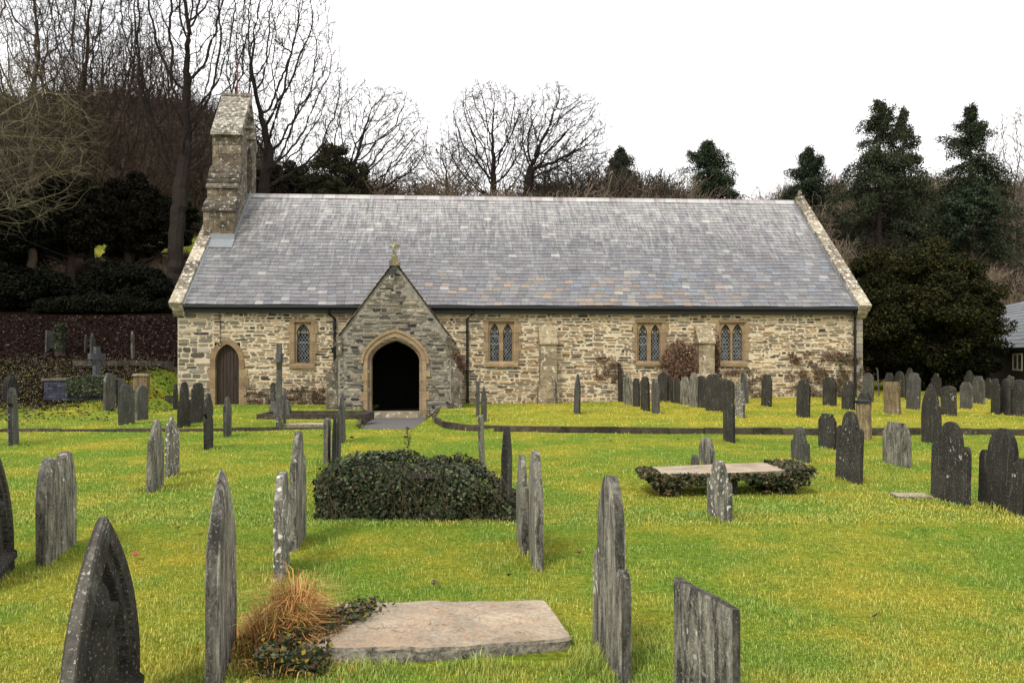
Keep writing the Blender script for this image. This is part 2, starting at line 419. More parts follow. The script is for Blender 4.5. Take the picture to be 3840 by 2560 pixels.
# kerbs: runs of edging stones
def kerb_run(name, pts, h_of, thick, seg, m, label=None):
    mb = MB(); rng = random.Random(4)
    L = [0]
    for a, b in zip(pts, pts[1:]): L.append(L[-1] + math.dist(a, b))
    def at(s):
        for i in range(len(L)-1):
            if s <= L[i+1] or i == len(L)-2:
                t = (s-L[i])/(L[i+1]-L[i]); a, b = pts[i], pts[i+1]
                return (a[0]+(b[0]-a[0])*t, a[1]+(b[1]-a[1])*t)
    s = 0
    while s < L[-1]-.05:
        e = min(L[-1], s + seg*rng.uniform(.7, 1.2))
        p, q = at(s+.006), at(e-.006)
        d = Vector((q[0]-p[0], q[1]-p[1])).normalized(); nrm = Vector((-d.y, d.x))*thick
        z0p, z1p = h_of(p); z0q, z1q = h_of(q)
        dz = rng.uniform(-.012, .012); k = rng.uniform(.75, 1.3)
        mb.hexa([(p[0],p[1],z0p),(q[0],q[1],z0q),(q[0]+nrm.x,q[1]+nrm.y,z0q),(p[0]+nrm.x,p[1]+nrm.y,z0p),
                 (p[0],p[1],z1p+dz),(q[0],q[1],z1q+dz),(q[0]+nrm.x,q[1]+nrm.y,z1q+dz),(p[0]+nrm.x,p[1]+nrm.y,z1p+dz)], (k, k*.95, k*.9))
        s = e
    return tag(mb.build(name, m), kind='structure')
kr = [(x, y-.05) for x, y in KR]
fine = []
for a, b in zip(kr, kr[1:]):
    n = max(1, int(math.dist(a, b)/.5))
    fine += [(a[0]+(b[0]-a[0])*i/n, a[1]+(b[1]-a[1])*i/n) for i in range(n)]
fine = [p for p in fine if p[0] < 24]
kerb_run('kerb', fine, lambda p: (-.3, .142), .09, .62, M['kerb'])
kl = [(-16, 17.97), (-8, 18.0), (-4.6, 18.55), (-3.47, 18.62), (-4.47, 24.9)]
kerb_run('kerb', kl, lambda p: (-.3, .075), .07, 1.1, M['kerb'])

# ------------------------------------------------------------------ church
TH = math.atan2(1.5, 23.46)
XL, YL = -11.15, 27.3
CT, ST = math.cos(TH), math.sin(TH)
church = empty('church', (XL, YL, 0), TH)
tag(church, 'long low stone church with slate roof, bellcote and gabled porch', 'church')
def uz(px, py, v=0.0):
    """photo pixel -> (u, z) on the church plane at local depth v"""
    k = (px-CX)/F
    # point = (XL,YL) + u*(CT,ST) + v*(-ST,CT);  x = k*y
    u = (k*(YL + v*CT) - XL + v*ST)/(CT - k*ST)
    y = YL + u*ST + v*CT
    return u, CZ - (py-HY)/F*y
LEN = 23.5
VD = 10.3               # church depth
VR = VD/2
SL = (8.05-3.40)/(VR+.25)
def roofz(v): return 3.40 + SL*(v+.25)
WALLTOP = 3.33

PAL = [(.33,.25,.15),(.27,.19,.11),(.38,.30,.19),(.20,.17,.13),(.15,.135,.115),(.085,.08,.075),(.055,.052,.05),(.12,.105,.09),(.24,.205,.15),(.30,.27,.21),(.20,.115,.07),(.42,.36,.26)]
PAL = [(a*1.22, b*1.13, c*1.0) for a, b, c in PAL]
WT = [5,5,3,4,4,4,4,4,4,3,2.2,1.5]
PALP = [(.17,.15,.115),(.22,.195,.145),(.12,.105,.08),(.04,.038,.035),(.28,.245,.18),(.34,.28,.19),(.07,.064,.054),(.25,.175,.10)]
WTP = [5,5,3,2,4,2,2,1]
def rubble(mb, u0, u1, z0, z1, fn, seed, pal, wt, hmin=.04, hmax=.125, wmin=.14, wmax=.55, gap=.018, depth=.018, holes=(), clip=None, big=None):
    """random coursed rubble: irregular flat stones bedded in the mortar face. fn(u, z, d)->xyz"""
    rng = random.Random(seed)
    z = z0
    while z < z1:
        h = rng.uniform(hmin, hmax)
        if rng.random() < .35: h = hmin*rng.uniform(1, 1.5)
        u = u0 - rng.uniform(0, .3)
        ph = rng.uniform(0, 9)
        while u < u1:
            w = rng.uniform(wmin, wmax)*(1.0 if h < .09 else .75)
            if rng.random() < .2: w = h*rng.uniform(1, 1.6)
            a, b = max(u, u0), min(u+w, u1)
            parts = [(z, z+h)]
            if h > .10 and rng.random() < .35: sp = rng.uniform(.35, .65); parts = [(z, z+h*sp), (z+h*sp, z+h)]
            for (p, q) in parts:
                a2, b2 = a, b
                g = gap*rng.uniform(.5, 1.3)
                if rng.random() < .07: continue
                q2 = min(q, z1)
                ok = True
                for (hu0, hu1, hz0, hz1) in holes:
                    if q2 > hz0 and p < hz1 and b2 > hu0 and a2 < hu1:
                        if a2 < hu0: b2 = min(b2, hu0)
                        elif b2 > hu1: a2 = max(a2, hu1)
                        else: ok = False
                if not ok or b2-a2 < .06 or q2-p < .02: continue
                if clip and not (clip(a2, p) and clip(b2, p) and clip(a2, q2) and clip(b2, q2)):
                    # try a narrower stone
                    m_ = (a2+b2)/2; ww = (b2-a2)*.22
                    if clip(m_-ww, q2) and clip(m_+ww, q2): a2, b2 = m_-ww, m_+ww
                    else: continue
                c = rng.choices(pal, wt)[0]; k = rng.uniform(.6, 1.35); c = (c[0]*k, c[1]*k, c[2]*k)
                wob = .018*math.sin(u*1.7+ph) + .01*math.sin(u*4.1+ph*2)
                cu, cz = (a2+b2)/2, (p+q2)/2 + wob
                hw, hh = (b2-a2)/2-g, (q2-p)/2-g*.6
                if hw < .02 or hh < .008: continue
                n = 8; ring = []
                tilt = rng.uniform(-.03, .03)
                for i in range(n):
                    t = 2*math.pi*(i+.5)/n
                    cx = abs(math.cos(t))**.45*math.copysign(1, math.cos(t)); cy = abs(math.sin(t))**.55*math.copysign(1, math.sin(t))
                    du = cx*hw*rng.uniform(.86, 1.02); dz = cy*hh*rng.uniform(.72, 1.05) + tilt*cx*hw
                    ring.append((du, dz))
                dd = depth*rng.uniform(.6, 1.5)
                vs = [fn(cu+x_, cz+z_, 0) for x_, z_ in ring] + [fn(cu+x_*.93, cz+z_*.84, dd) for x_, z_ in ring]
                fs = [(i, (i+1) % n, n+(i+1) % n, n+i) for i in range(n)] + [tuple(range(n, 2*n))]
                mb.add(vs, fs, c)
            u += w
        z += h

def wall_with_holes(mb, u0, u1, z0, z1, holes, fn):
    us = sorted({u0, u1} | {h[0] for h in holes} | {h[1] for h in holes}); zs = sorted({z0, z1} | {h[2] for h in holes} | {h[3] for h in holes})
    for a, b in zip(us, us[1:]):
        for c, d in zip(zs, zs[1:]):
            m_, n_ = (a+b)/2, (c+d)/2
            if any(h[0] < m_ < h[1] and h[2] < n_ < h[3] for h in holes): continue
            mb.add([fn(a, c), fn(b, c), fn(b, d), fn(a, d)], [(0, 1, 2, 3)])

def arch_pts(cu, w, z0, zs, za, n=10, k=1.0):
    """outline from bottom-left over the pointed arch to bottom-right"""
    pts = [(cu-w/2, z0), (cu-w/2, (z0+zs)/2)]
    rise = za-zs; hw = w/2
    Rr = (hw*hw + rise*rise)/(2*hw)           # circle through spring and apex, centre on the spring line
    Rr = max(Rr, hw)
    a1 = math.atan2(rise, hw-Rr if False else (Rr-hw))
    left = []
    for i in range(n+1):
        t = i/n
        if rise < hw*1.02:
            sx_ = math.cos(t*math.pi/2); left.append((cu-hw*sx_, zs+rise*(.74*math.sqrt(max(0, 1-sx_*sx_))+.26*(1-sx_)))); continue
        ang = math.pi - t*(math.asin(min(1, rise/Rr)))
        x = cu-hw+Rr + Rr*math.cos(ang); z = zs + Rr*math.sin(ang)
        left.append((x, z))
    left[-1] = (cu, za)
    pts += left
    pts += [(2*cu-p[0], p[1]) for p in reversed(left[:-1])]
    pts += [(cu+w/2, (z0+zs)/2), (cu+w/2, z0)]
    return pts
def rect_like(inner, u0, u1, z0, z1):
    n = len(inner); h = n//2; out = []
    for i in range(n):
        j = i if i <= h else n-1-i
        if j == 0: p = (u0, z0)
        elif j == 1: p = (u0, inner[1][1])
        else:
            t = (j-2)/(h-2)
            zs = inner[2][1]
            side = z1-zs; top = (u1-u0)/2
            s_ = t*(side+top)
            p = (u0, zs+s_) if s_ <= side else (u0+(s_-side), z1)
        if i == h: p = ((u0+u1)/2, z1)
        out.append(p if i <= h else (u0+u1-p[0], p[1]))
    return out
def ring_solid(mb, inner, outer, v0, v1, fn, col=None):
    """frame between two matching open outlines, front at v0, back at v1"""
    n = len(inner)
    vs = [fn(p[0], p[1], v0) for p in inner] + [fn(p[0], p[1], v0) for p in outer] + [fn(p[0], p[1], v1) for p in inner] + [fn(p[0], p[1], v1) for p in outer]
    fs = []
    for i in range(n-1):
        fs.append((i, i+1, n+i+1, n+i)); fs.append((2*n+i, 3*n+i, 3*n+i+1, 2*n+i+1))
        fs.append((i, 2*n+i, 2*n+i+1, i+1)); fs.append((n+i, n+i+1, 3*n+i+1, 3*n+i))
    fs.append((0, n, 3*n, 2*n)); fs.append((n-1, 3*n-1, 4*n-1, 2*n-1))
    mb.add(vs, fs, col)
def offset_arch(cu, w, z0, zs, za, d, n=10):
    return arch_pts(cu, w+2*d, z0, zs, za+d*1.25, n)

LOC = lambda u, z, v=0.0: (u, v, z)
# openings on the main wall, from the photograph
def span(px0, px1, pt, pb, v=0):
    u0, zt = uz(px0, pt, v); u1, zb = uz(px1, pb, v)
    return u0, u1, zb, uz((px0+px1)/2, pt, v)[1]
wins = []
for (o0, o1, pt, pb, lights, at, ab) in [(1083,1188,1196,1381,[(1112,1160)],1214,1360), (1816,1949,1193,1375,[(1838,1872),(1887,1921)],1212,1354),
                                (2377,2502,1197,1370,[(2396,2428),(2442,2475)],1216,1353), (2691,2808,1199,1373,[(2704,2741),(2748,2786)],1215,1351)]:
    u0, u1, z0, z1 = span(o0, o1, pt, pb)
    L = []
    for a, b in lights:
        la, lb, lz0, lz1 = span(a, b, at, ab); L.append((la, lb, lz0, lz1))
    wins.append((u0, u1, z0, z1, L))
du0, du1, dz0, dz1 = span(808, 897, 1290, 1520); dz0 = .0
do0, do1, _, doz = span(786, 915, 1274, 1520)
holes = [(w[4][0][0]-.06, w[4][-1][1]+.06, w[4][0][2]-.04, w[4][0][3]+.06) for w in wins] + [(du0-.03, du1+.03, -.4, dz1+.05)]
pu, _ = uz(1478, 1500, -2.78)        # porch centre line
PV = -2.78; PW = 1.47                # porch front plane, half width of walls
holes.append((pu-1.2, pu+1.2, -.4, 2.0))   # church doorway inside the porch
mb = MB()
wall_with_holes(mb, 0, LEN, -.5, WALLTOP, holes, lambda u, z: (u, 0, z))
# ends and back, gables to just under the roof
for u in (0, LEN):
    pts = [(0, -.5), (VD, -.5), (VD, WALLTOP), (VR, roofz(VR)-.12), (0, WALLTOP)]
    mb.add([(u, p[0], p[1]) for p in pts], [tuple(range(5))])
mb.add([(0,VD,-.5),(LEN,VD,-.5),(LEN,VD,WALLTOP),(0,VD,WALLTOP)], [(0,1,2,3)])
wall = mb.build('wall', M['mortar'], church)
mb = MB()
rh = [(h[0]-.02, h[1]+.02, h[2]-.02, h[3]+.02) for h in holes[:-1]] + [(pu-PW-.02, pu+PW+.02, -.5, 2.3)]
rubble(mb, .0, 1.15, -.1, WALLTOP, lambda u, z, d: (u, -d, z), 3, PALP[:6]+[(.36,.33,.27)], [4,5,2,1,4,3,4], .09, .20, .25, .8, .012, .02, rh)
rubble(mb, 1.15, LEN, -.1, WALLTOP-.01, lambda u, z, d: (u, -d, z), 8, PAL, WT, holes=rh)
# quoins at the right end
rng = random.Random(5); z = -.1
k = 0
while z < WALLTOP-.2:
    h = rng.uniform(.18, .3); w = .34 if k % 2 else .22; c = rng.choice([(.30,.27,.21),(.24,.21,.17),(.34,.30,.22)])
    mb.hexa([(LEN-w,-.045,z),(LEN+.02,-.045,z),(LEN+.02,.2,z),(LEN-w,.2,z),(LEN-w,-.045,z+h-.015),(LEN+.02,-.045,z+h-.015),(LEN+.02,.2,z+h-.015),(LEN-w,.2,z+h-.015)], c)
    z += h; k += 1
# left gable end stones (seen at a sharp angle)
rubble(mb, 0, VD, -.1, WALLTOP, lambda v, z, d: (-d, v, z), 11, PALP, WTP)
rubble(mb, 0, VD, -.1, WALLTOP, lambda v, z, d: (LEN+d, v, z), 12, PALP, WTP)
mb.build('rubble_facing', M['rubble'], wall)

# roof: a deck and individually laid slates
mb = MB()
for s in (0, 1):
    f = (lambda v: v) if s == 0 else (lambda v: VD-v)
    mb.hexa([(.28,f(-.2),3.36),(LEN-.28,f(-.2),3.36),(LEN-.28,f(VR),roofz(VR)-.10),(.28,f(VR),roofz(VR)-.10),
             (.28,f(-.2),3.40),(LEN-.28,f(-.2),3.40),(LEN-.28,f(VR),roofz(VR)-.04),(.28,f(VR),roofz(VR)-.04)])
roof = mb.build('roof', M['black'], church)
mb = MB(); rng = random.Random(21)
slen = math.hypot(VR+.25, 8.05-3.40); rows = 34; ex = slen/rows
dv, dz_ = (VR+.25)/slen, (8.05-3.40)/slen
sag = lambda u, s: .022*math.sin(u*.9+1)*math.sin(s*.9) + .012*math.sin(u*2.3+s)
SC = [(a*.74, b*.745, c*.755) for a, b, c in [(.21,.207,.205),(.245,.24,.235),(.18,.18,.188),(.225,.205,.212),(.26,.255,.245),(.20,.19,.187),(.20,.19,.2)]]
for side in (0, 1):
    if side == 1: continue
    for r_ in range(rows):
        s0 = r_*ex; u = .30 + (0 if r_ % 2 else -.15)
        while u < LEN-.30:
            w = .30*rng.uniform(.9, 1.12)
            a, b = max(.30, u), min(LEN-.30, u+w)
            if b-a > .03:
                c = rng.choice(SC); k = rng.uniform(.86, 1.12)
                uu = (a+b)/2; f_ = r_/rows
                # warm russet slates low on the right-of-centre part, blue ones to the right
                pr = math.exp(-((uu-14.0)/4.6)**2)*max(0, 1-f_/.28)
                if rng.random() < pr*.38: c = rng.choice([(.25,.195,.145),(.24,.18,.14),(.22,.19,.15)])
                elif uu > 13 and f_ < .35 and rng.random() < .09: c = (.165,.185,.21)
                elif rng.random() < .03: c = (.28,.27,.25)
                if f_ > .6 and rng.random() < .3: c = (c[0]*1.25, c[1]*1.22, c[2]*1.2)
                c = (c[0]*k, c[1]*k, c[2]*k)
                lift = rng.uniform(.010, .018); e0 = rng.uniform(-.008, .008)
                t0 = s0 - .01 + e0; t1 = s0 + ex*1.25
                def P(u_, t_, hgt):
                    hgt += sag(u_, t_)
                    return (u_, -.25 + dv*t_ - dz_*hgt, 3.40 + dz_*t_ + dv*hgt)
                g = .004; tw = rng.uniform(-.004, .004)
                mb.hexa([P(a+g,t0,lift),P(b-g,t0+tw,lift),P(b-g,t1,.002),P(a+g,t1,.002),
                         P(a+g,t0,lift+.012),P(b-g,t0+tw,lift+.012),P(b-g,t1,.008),P(a+g,t1,.008)], c)
            u += w
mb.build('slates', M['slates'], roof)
mb = MB()
mb.hexa([(.3,VR,roofz(VR)-.03),(LEN-.3,VR,roofz(VR)-.03),(LEN-.3,VD+.25,3.36),(.3,VD+.25,3.36),(.3,VR,roofz(VR)+.0),(LEN-.3,VR,roofz(VR)+.0),(LEN-.3,VD+.25,3.41),(.3,VD+.25,3.41)], (.27,.265,.27))
mb.build('slates', M['slates'], roof)
# ridge tiles
mb = MB(); u = .3
while u < LEN-.3:
    e = min(LEN-.3, u+.46); k = rng.uniform(.8, 1.15); c = (.30*k, .25*k, .26*k) if rng.random() < .7 else (.42, .41, .40)
    zt = roofz(VR)+.045; d = .17
    mb.prism([(VR-d*dv*1.2, zt-d*dz_*1.2), (VR-.03, zt+.012), (VR-.03, zt+.05), (VR+.03, zt+.05), (VR+.03, zt+.012), (VR+d*dv*1.2, zt-d*dz_*1.2), (VR, zt-.02)], lambda p, q, t: (t, p, q), u+.004, e-.004, c)
    u = e
mb.build('ridge_tiles', M['slates'], roof)

# copings, gable kneelers and lead strips
def coping(u0, u1, name, seed, breaks):
    mb = MB(); rng = random.Random(seed)
    s = -.12; top = slen+.02
    while s < top:
        e = min(top, s+rng.uniform(.75, 1.1)); k = rng.uniform(.75, 1.2); c = (k, k, k)
        if any(s <= b_ < e for b_ in breaks): c = (2.0, 2.1, 2.1)
        for sgn in (1, -1):
            def P(u_, t_, h_):
                v = -.25 + dv*t_ - dz_*h_; z = 3.40 + dz_*t_ + dv*h_
                return (u_, v if sgn == 1 else VD-v, z)
            mb.hexa([P(u0,s+.01,-.1),P(u1,s+.01,-.1),P(u1,e,-.1),P(u0,e,-.1),P(u0,s+.01,.15),P(u1,s+.01,.15),P(u1,e,.15),P(u0,e,.15)], c)
        s = e
    return mb.build(name, M['coping'], church)
coping(-.16, .27, 'coping', 31, (0.0, 3.0))
coping(LEN-.27, LEN+.16, 'coping', 35, (0.0, 5.3))
for ua, ub in ((-.10, .28), (LEN-.28, LEN+.10)):
    mb = MB()
    mb.prism([(-.30, 3.36), (-.26, 3.2), (-.10, 3.02), (.15, 3.0), (.15, 3.36)], lambda p, q, t: (t, p, q), ua, ub)
    mb.build('kneeler', M['butt'], church)
for ua, ub in ((.272, .33), (LEN-.33, LEN-.272)):
    mb = MB()
    def P(u_, t_, h_): return (u_, -.25 + dv*t_ - dz_*h_, 3.40 + dz_*t_ + dv*h_)
    mb.hexa([P(ua,-.05,0),P(ub,-.05,0),P(ub,slen,0),P(ua,slen,0),P(ua,-.05,.075),P(ub,-.05,.05),P(ub,slen,.05),P(ua,slen,.075)])
    mb.build('lead_flashing', M['lead'], roof)
# gable finial at the right end
mb = MB(); gz = roofz(VR)+.14
mb.box(LEN-.17, LEN+.07, VR-.2, VR+.2, gz-.15, gz+.12); mb.box(LEN-.09, LEN-.01, VR-.06, VR+.06, gz+.12, gz+.38); mb.box(LEN-.09, LEN-.01, VR-.14, VR+.14, gz+.20, gz+.29)
mb.build('gable_cross', M['coping'], church)

# gutter and fascia
mb = MB()
g0, g1 = .30, LEN-.30
prof = [(-.36,3.38),(-.37,3.31),(-.33,3.25),(-.27,3.25),(-.23,3.31),(-.235,3.36),(-.25,3.32),(-.28,3.28),(-.32,3.28),(-.345,3.32),(-.345,3.38)]
mb.prism(prof, lambda p, q, t: (t, p, q), g0, g1)
mb.box(g0, g1, -.22, .0, 3.13, 3.355)
mb.build('gutter', M['black'], church)
def pipe(pts, name='downpipe', r=.045):
    mb = MB(); mb.tube(pts, r, 10)
    a = pts[-2]; b = pts[-1]
    for t in (.15, .5, .97):
        p = [a[i]+(b[i]-a[i])*t for i in range(3)]
        mb.tube([(p[0], p[1], p[2]-.04), (p[0], p[1], p[2]+.04)], r*1.45, 10)
    return mb.build(name, M['black'], church, smooth=False)
def upx(px): return uz(px, 1250)[0]
pipe([(upx(1236), -.30, 3.25), (upx(1236), -.28, 3.12), (upx(1256), -.10, 2.95), (upx(1256), -.09, 1.2)])
mb = MB(); uu = upx(1256); mb.hexa([(uu-.07,-.17,1.80),(uu+.07,-.17,1.80),(uu+.07,-.03,1.80),(uu-.07,-.03,1.80),(uu-.11,-.2,1.98),(uu+.11,-.2,1.98),(uu+.11,-.02,1.98),(uu-.11,-.02,1.98)])
mb.build('rain_hopper', M['black'], church)
pipe([(upx(1775), -.30, 3.25), (upx(1775), -.28, 3.12), (upx(1752), -.10, 2.95), (upx(1754), -.09, 0.06)])
pipe([(LEN-.34, -.29, 3.24), (LEN-.34, -.24, 3.1), (LEN-.30, -.12, 2.95), (LEN-.29, -.12, 0.2)])
mb = MB(); a = uz(825, 1166, -.04); b = uz(826, 1283, -.04)
mb.tube([(a[0], -.05, a[1]+.05), (a[0]+.01, -.05, (a[1]+b[1])/2), (b[0], -.05, b[1])], .013, 5)
pts = [(b[0]+.06*math.sin(t), -.05, b[1]-.06+.06*math.cos(t)) for t in np.linspace(0, 5.6, 12)]
mb.tube(pts, .012, 5)
mb.build('hanging_cable', M['black'], church)

# windows
def diamond_leads(mb, a, b, z0, zs, za, v, step=.105):
    """diamond lattice clipped to the light"""
    pts = arch_pts((a+b)/2, b-a, z0, zs, za, 8)
    def inside(u, z):
        if z < z0 or u < a or u > b: return False
        if z <= zs: return True
        # interpolate outline
        half = 0
        L = [p for p in pts if p[0] <= (a+b)/2+1e-6 and p[1] >= zs-1e-6]
        L.sort(key=lambda p: p[1])
        x = np.interp(z, [p[1] for p in L], [p[0] for p in L])
        return x <= u <= (a+b)-x and z < za
    for sg in (1, -1):
        c = -6.0
        while c < 6:
            # line: z = z0 + c + sg*1.35*(u-a)
            run = []
            for i in range(41):
                u = a+(b-a)*i/40; z = z0+c+sg*1.45*(u-a)
                if inside(u, z): run.append((u, z))
            if len(run) > 1: mb.tube([(run[0][0], v, run[0][1]), (run[-1][0], v, run[-1][1])], .0065, 4)
            c += step*1.45
    return mb
for wi, (u0, u1, z0, z1, L) in enumerate(wins):
    mb = MB(); la, lb = L[0][0], L[-1][1]; lz0, lz1 = L[0][2], L[0][3]
    r0, r1, q0, q1 = la-.07, lb+.07, lz0, lz1+.06
    # outer jambs, with alternate longer blocks, lintel and sloping sill
    mb.box(r0-.001, r1+.001, -.045, .03, q1, z1)
    rng = random.Random(wi)
    z = lz0-.02; k = 0
    while z < q1+.0:
        h = min(.33, q1-z)
        if h < .05: break
        e = .07 if k % 2 else 0
        mb.box(u0+.03-e, r0, -.042, .03, z+.003, z+h-.003, (1,1,1)); mb.box(r1, u1-.03+e, -.042, .03, z+.003, z+h-.003)
        z += h; k += 1
    mb.box(u0+.05, r0-.0015, -.043, .03, q1+.003, z1-.012); mb.box(r1+.0015, u1-.05, -.043, .03, q1+.003, z1-.012)
    mb.prism([(-.10, z0), (.05, z0), (.05, lz0-.001), (-.0, lz0-.001), (-.10, lz0-.10)], lambda p, q, t: (t, p, q), u0+.06, u1-.06)
    wo = mb.build('window', M['dressed'], church)
    if wi == 3: wo['label'] = 'two-light window with plain protective glazing'
    mb = MB()
    # tracery plate set back in the reveal
    n = len(L); mids = [(L[i][1]+L[i+1][0])/2 for i in range(n-1)]; bd = [r0] + mids + [r1]
    zs = lz0+(lz1-lz0)*.74
    for i, (a, b, _, _) in enumerate(L):
        inner = arch_pts((a+b)/2, b-a, lz0-.0, zs, lz1, 10)
        outer = rect_like(inner, bd[i]+.0005, bd[i+1]-.0005, lz0-.0, q1)
        ring_solid(mb, inner, outer, .045, .16, LOC3 if False else (lambda u, z, v: (u, v, z)))
        # cusps
        for sg in (-1, 1):
            cu = (a+b)/2; x = cu+sg*(b-a)*.42
            mb.prism([(x, zs-.01), (x-sg*(b-a)*.20, zs+.055), (x-sg*.02, zs+.12)], lambda p, q, t: (p, t, q), .06, .145)
    # reveal cheeks
    mb.box(r0-.02, r0-.0005, -.02, .17, lz0, q1); mb.box(r1+.0005, r1+.02, -.02, .17, lz0, q1)
    mb.build('tracery', M['dressed'], wo)
    mb = MB()
    mb.box(r0, r1, .17, .18, lz0-.02, q1)
    mb.build('glass', M['glass'], wo)
    mb = MB()
    for (a, b, _, _) in L: diamond_leads(mb, a, b, lz0, zs, lz1, .155)
    if wi == 3:
        for (a, b, _, _) in L:
            z = lz0+.1
            while z < zs: mb.tube([(a, .15, z), (b, .15, z)], .008, 4); z += .13
    mb.build('leading', M['came'], wo)
    mb = MB()
    if wi < 3:
        a, b = L[0][0], L[0][1]; zz = [lz0+(lz1-lz0)*(.78 if wi == 0 else .66), lz0+(lz1-lz0)*(.52 if wi == 0 else .45)]
        for z in zz: mb.box(a, b, .135, .15, z-.012, z+.012)
        mb.box(a+.002, a+.014, .135, .15, zz[1], zz[0]); mb.box(b-.014, b-.002, .135, .15, zz[1], zz[0])
        mb.build('opening_casement', M['came'], wo)
# left door
cu = (du0+du1)/2; dw = du1-du0; zs = uz(850, 1352)[1]
inner = arch_pts(cu, dw, -.1, zs, dz1, 12)
outer = offset_arch(cu, dw, -.1, zs, dz1, .17, 12)
mb = MB(); ring_solid(mb, inner, outer, -.045, .22, lambda u, z, v: (u, v, z))
for (z, h, e, sd) in [(.05,.28,.16,1),(.38,.3,.07,1),(.72,.22,.15,1),(.98,.26,.1,1),(.0,.33,.05,-1),(.6,.25,.1,-1),(1.0,.3,.08,-1)]:
    x = cu+sd*(dw/2+.168); mb.box(min(x, x+sd*e), max(x, x+sd*e), -.04, .03, z, z+h)
wo = mb.build('door_surround', M['dressed'], church)
mb = MB(); nb = 7
for i in range(nb):
    a = du0+dw*i/nb; b = du0+dw*(i+1)/nb; mb.box(a+.006, b-.006, .13+.004*(i % 2), .17, -.1, dz1+.02)
dr = mb.build('door', M['wood'], church)
mb = MB(); mb.tube([(cu+.22, .11, 1.0), (cu+.22, .085, 1.0), (cu+.22, .085, .93)], .012, 6); mb.build('door_handle', M['black'], dr)

# wall buttresses
def buttress(px0, px1, pt, pw, low, name='buttress'):
    u0, zt = uz(px0, pt, -.05); u1, zw = uz(px1, pw, -.5)
    mb = MB(); rng = random.Random(int(px0))
    # body in courses
    z = -.15; k = 0
    while z < zw-.05:
        h = min(rng.uniform(.16, .26), zw-z); k = rng.uniform(.75, 1.15); e = .0 if z > low else .07
        mb.box(u0-e, u1+e, -.5-e, .02, z+.003, z+h-.003, (k, k*.97, k*.92)); z += h
    # sloping weatherings
    n = 3
    for i in range(n):
        a = i/n; b = (i+1)/n
        va, vb = -.56+.5*a, -.56+.5*b+.03; za, zb = zw+(zt-zw)*a, zw+(zt-zw)*b
        mb.prism([(va, za-.02), (va, za+.05), (vb, zb+.05), (.0, zb+.05), (.0, za-.02)], lambda p, q, t: (t, p, q), u0-.03, u1+.03, (1.15, 1.1, 1.0))
    mb.prism([(-.57, low-.0), (-.5, low+.14), (-.4, low+.14), (-.4, low)], lambda p, q, t: (t, p, q), u0-.07, u1+.07, (1.5, 1.5, 1.45))
    return mb.build(name, M['butt'], church)
buttress(2022, 2088, 1225, 1288, .5)
buttress(2608, 2680, 1226, 1286, .95)

# bellcote
bu0 = uz(762, 860, 2.66)[0]; bu1 = uz(875, 860, 2.66)[0]
prof = [(2.66,5.6),(2.66,6.98),(2.60,6.98),(2.60,7.06),(2.80,7.20),(2.76,7.20),(2.76,7.28),(3.08,7.52),(3.14,7.52),(3.14,7.92),
        (3.07,7.92),(3.07,8.0),(3.22,8.14),(3.19,8.14),(3.19,8.22),(3.36,8.37),(3.33,8.37),(3.33,8.45),(3.50,8.6),(3.47,8.6),(3.47,8.68),(3.72,8.88),(3.78,8.88),(3.78,10.08)]
half = prof
full = half + [(6.02, 10.08), (6.02, 5.6)]
VS = VR-.15
slot = [(VS+dx_, z_) for dx_, z_ in ((.4, roofz(VR)-.5), (.4, 9.5), (.3, 9.72), (.15, 9.88), (0, 9.94), (-.15, 9.88), (-.3, 9.72), (-.4, 9.5), (-.4, roofz(VR)-.5))]
# outer outline, closed at the bottom along the roof slope with the slot cut up from below
poly = full + slot
mb = MB()
mb.prism(poly, lambda p, q, t: (t, p, q), bu0, bu1)
bell = mb.build('bellcote', M['bell'], church)
mb = MB(); rng = random.Random(9)
# ashlar blocks on the front faces
for (v, za, zb) in [(2.66,5.95,6.97),(3.14,7.53,7.91),(3.78,8.89,10.07)]:
    z = za
    while z < zb-.03:
        h = min(rng.choice([.14,.2,.28,.34]), zb-z); u = bu0
        cuts = [bu0, bu0+rng.uniform(.2, .4), bu0+rng.uniform(.6, .85), bu1]
        for a, b in zip(cuts, cuts[1:]):
            k = rng.uniform(.6, 1.35); mb.box(a+.006, b-.006, v-.022, v+.05, z+.005, z+h-.005, (k, k*.95, k*.88))
        z += h
for (va, za, vb, zb) in [(2.60,6.99,2.80,7.2),(2.76,7.2,3.09,7.5),(3.07,7.93,3.22,8.14),(3.19,8.15,3.36,8.37),(3.33,8.38,3.50,8.6),(3.47,8.61,3.72,8.88)]:
    k = rng.uniform(.4, .9)
    mb.prism([(va-.03, za-.01), (va-.03, za+.07), (vb, zb+.03), (vb+.2, zb+.03), (vb+.2, za-.01)], lambda p, q, t: (t, p, q), bu0-.03, bu1+.03, (k, k, k))
mb.build('weathering_stones', M['bell'], bell)
mb = MB(); n = 5
for i in range(n):
    a, b = i/n, (i+1)/n
    for sgn in (1, -1):
        f = lambda v: v if sgn == 1 else VR+(VR-v)*.62
        va, vb = 3.60+(VR-3.60)*a, 3.60+(VR-3.60)*b
        za, zb = 10.06+1.93*a, 10.06+1.93*b
        k = rng.uniform(.9, 1.3)
        mb.prism([(f(va), za), (f(va), za+.10), (f(vb), zb+.06), (f(vb), zb-.2), (f(vb), za)], lambda p, q, t: (t, p, q), bu0-.03+.001*i, bu1+.03-.001*i, (k, k, k))
mb.box(bu0-.05, bu1+.05, VR-.1, VR+.1, 11.98, 12.10, (1.1,1.1,1.1))
mb.build('bellcote_cap', coping_mat('bellcote cap stone', (.08,.07,.055), (.24,.21,.16), (.56,.54,.46), .62), bell)
mb = MB(); cu = (bu0+bu1)/2+.02
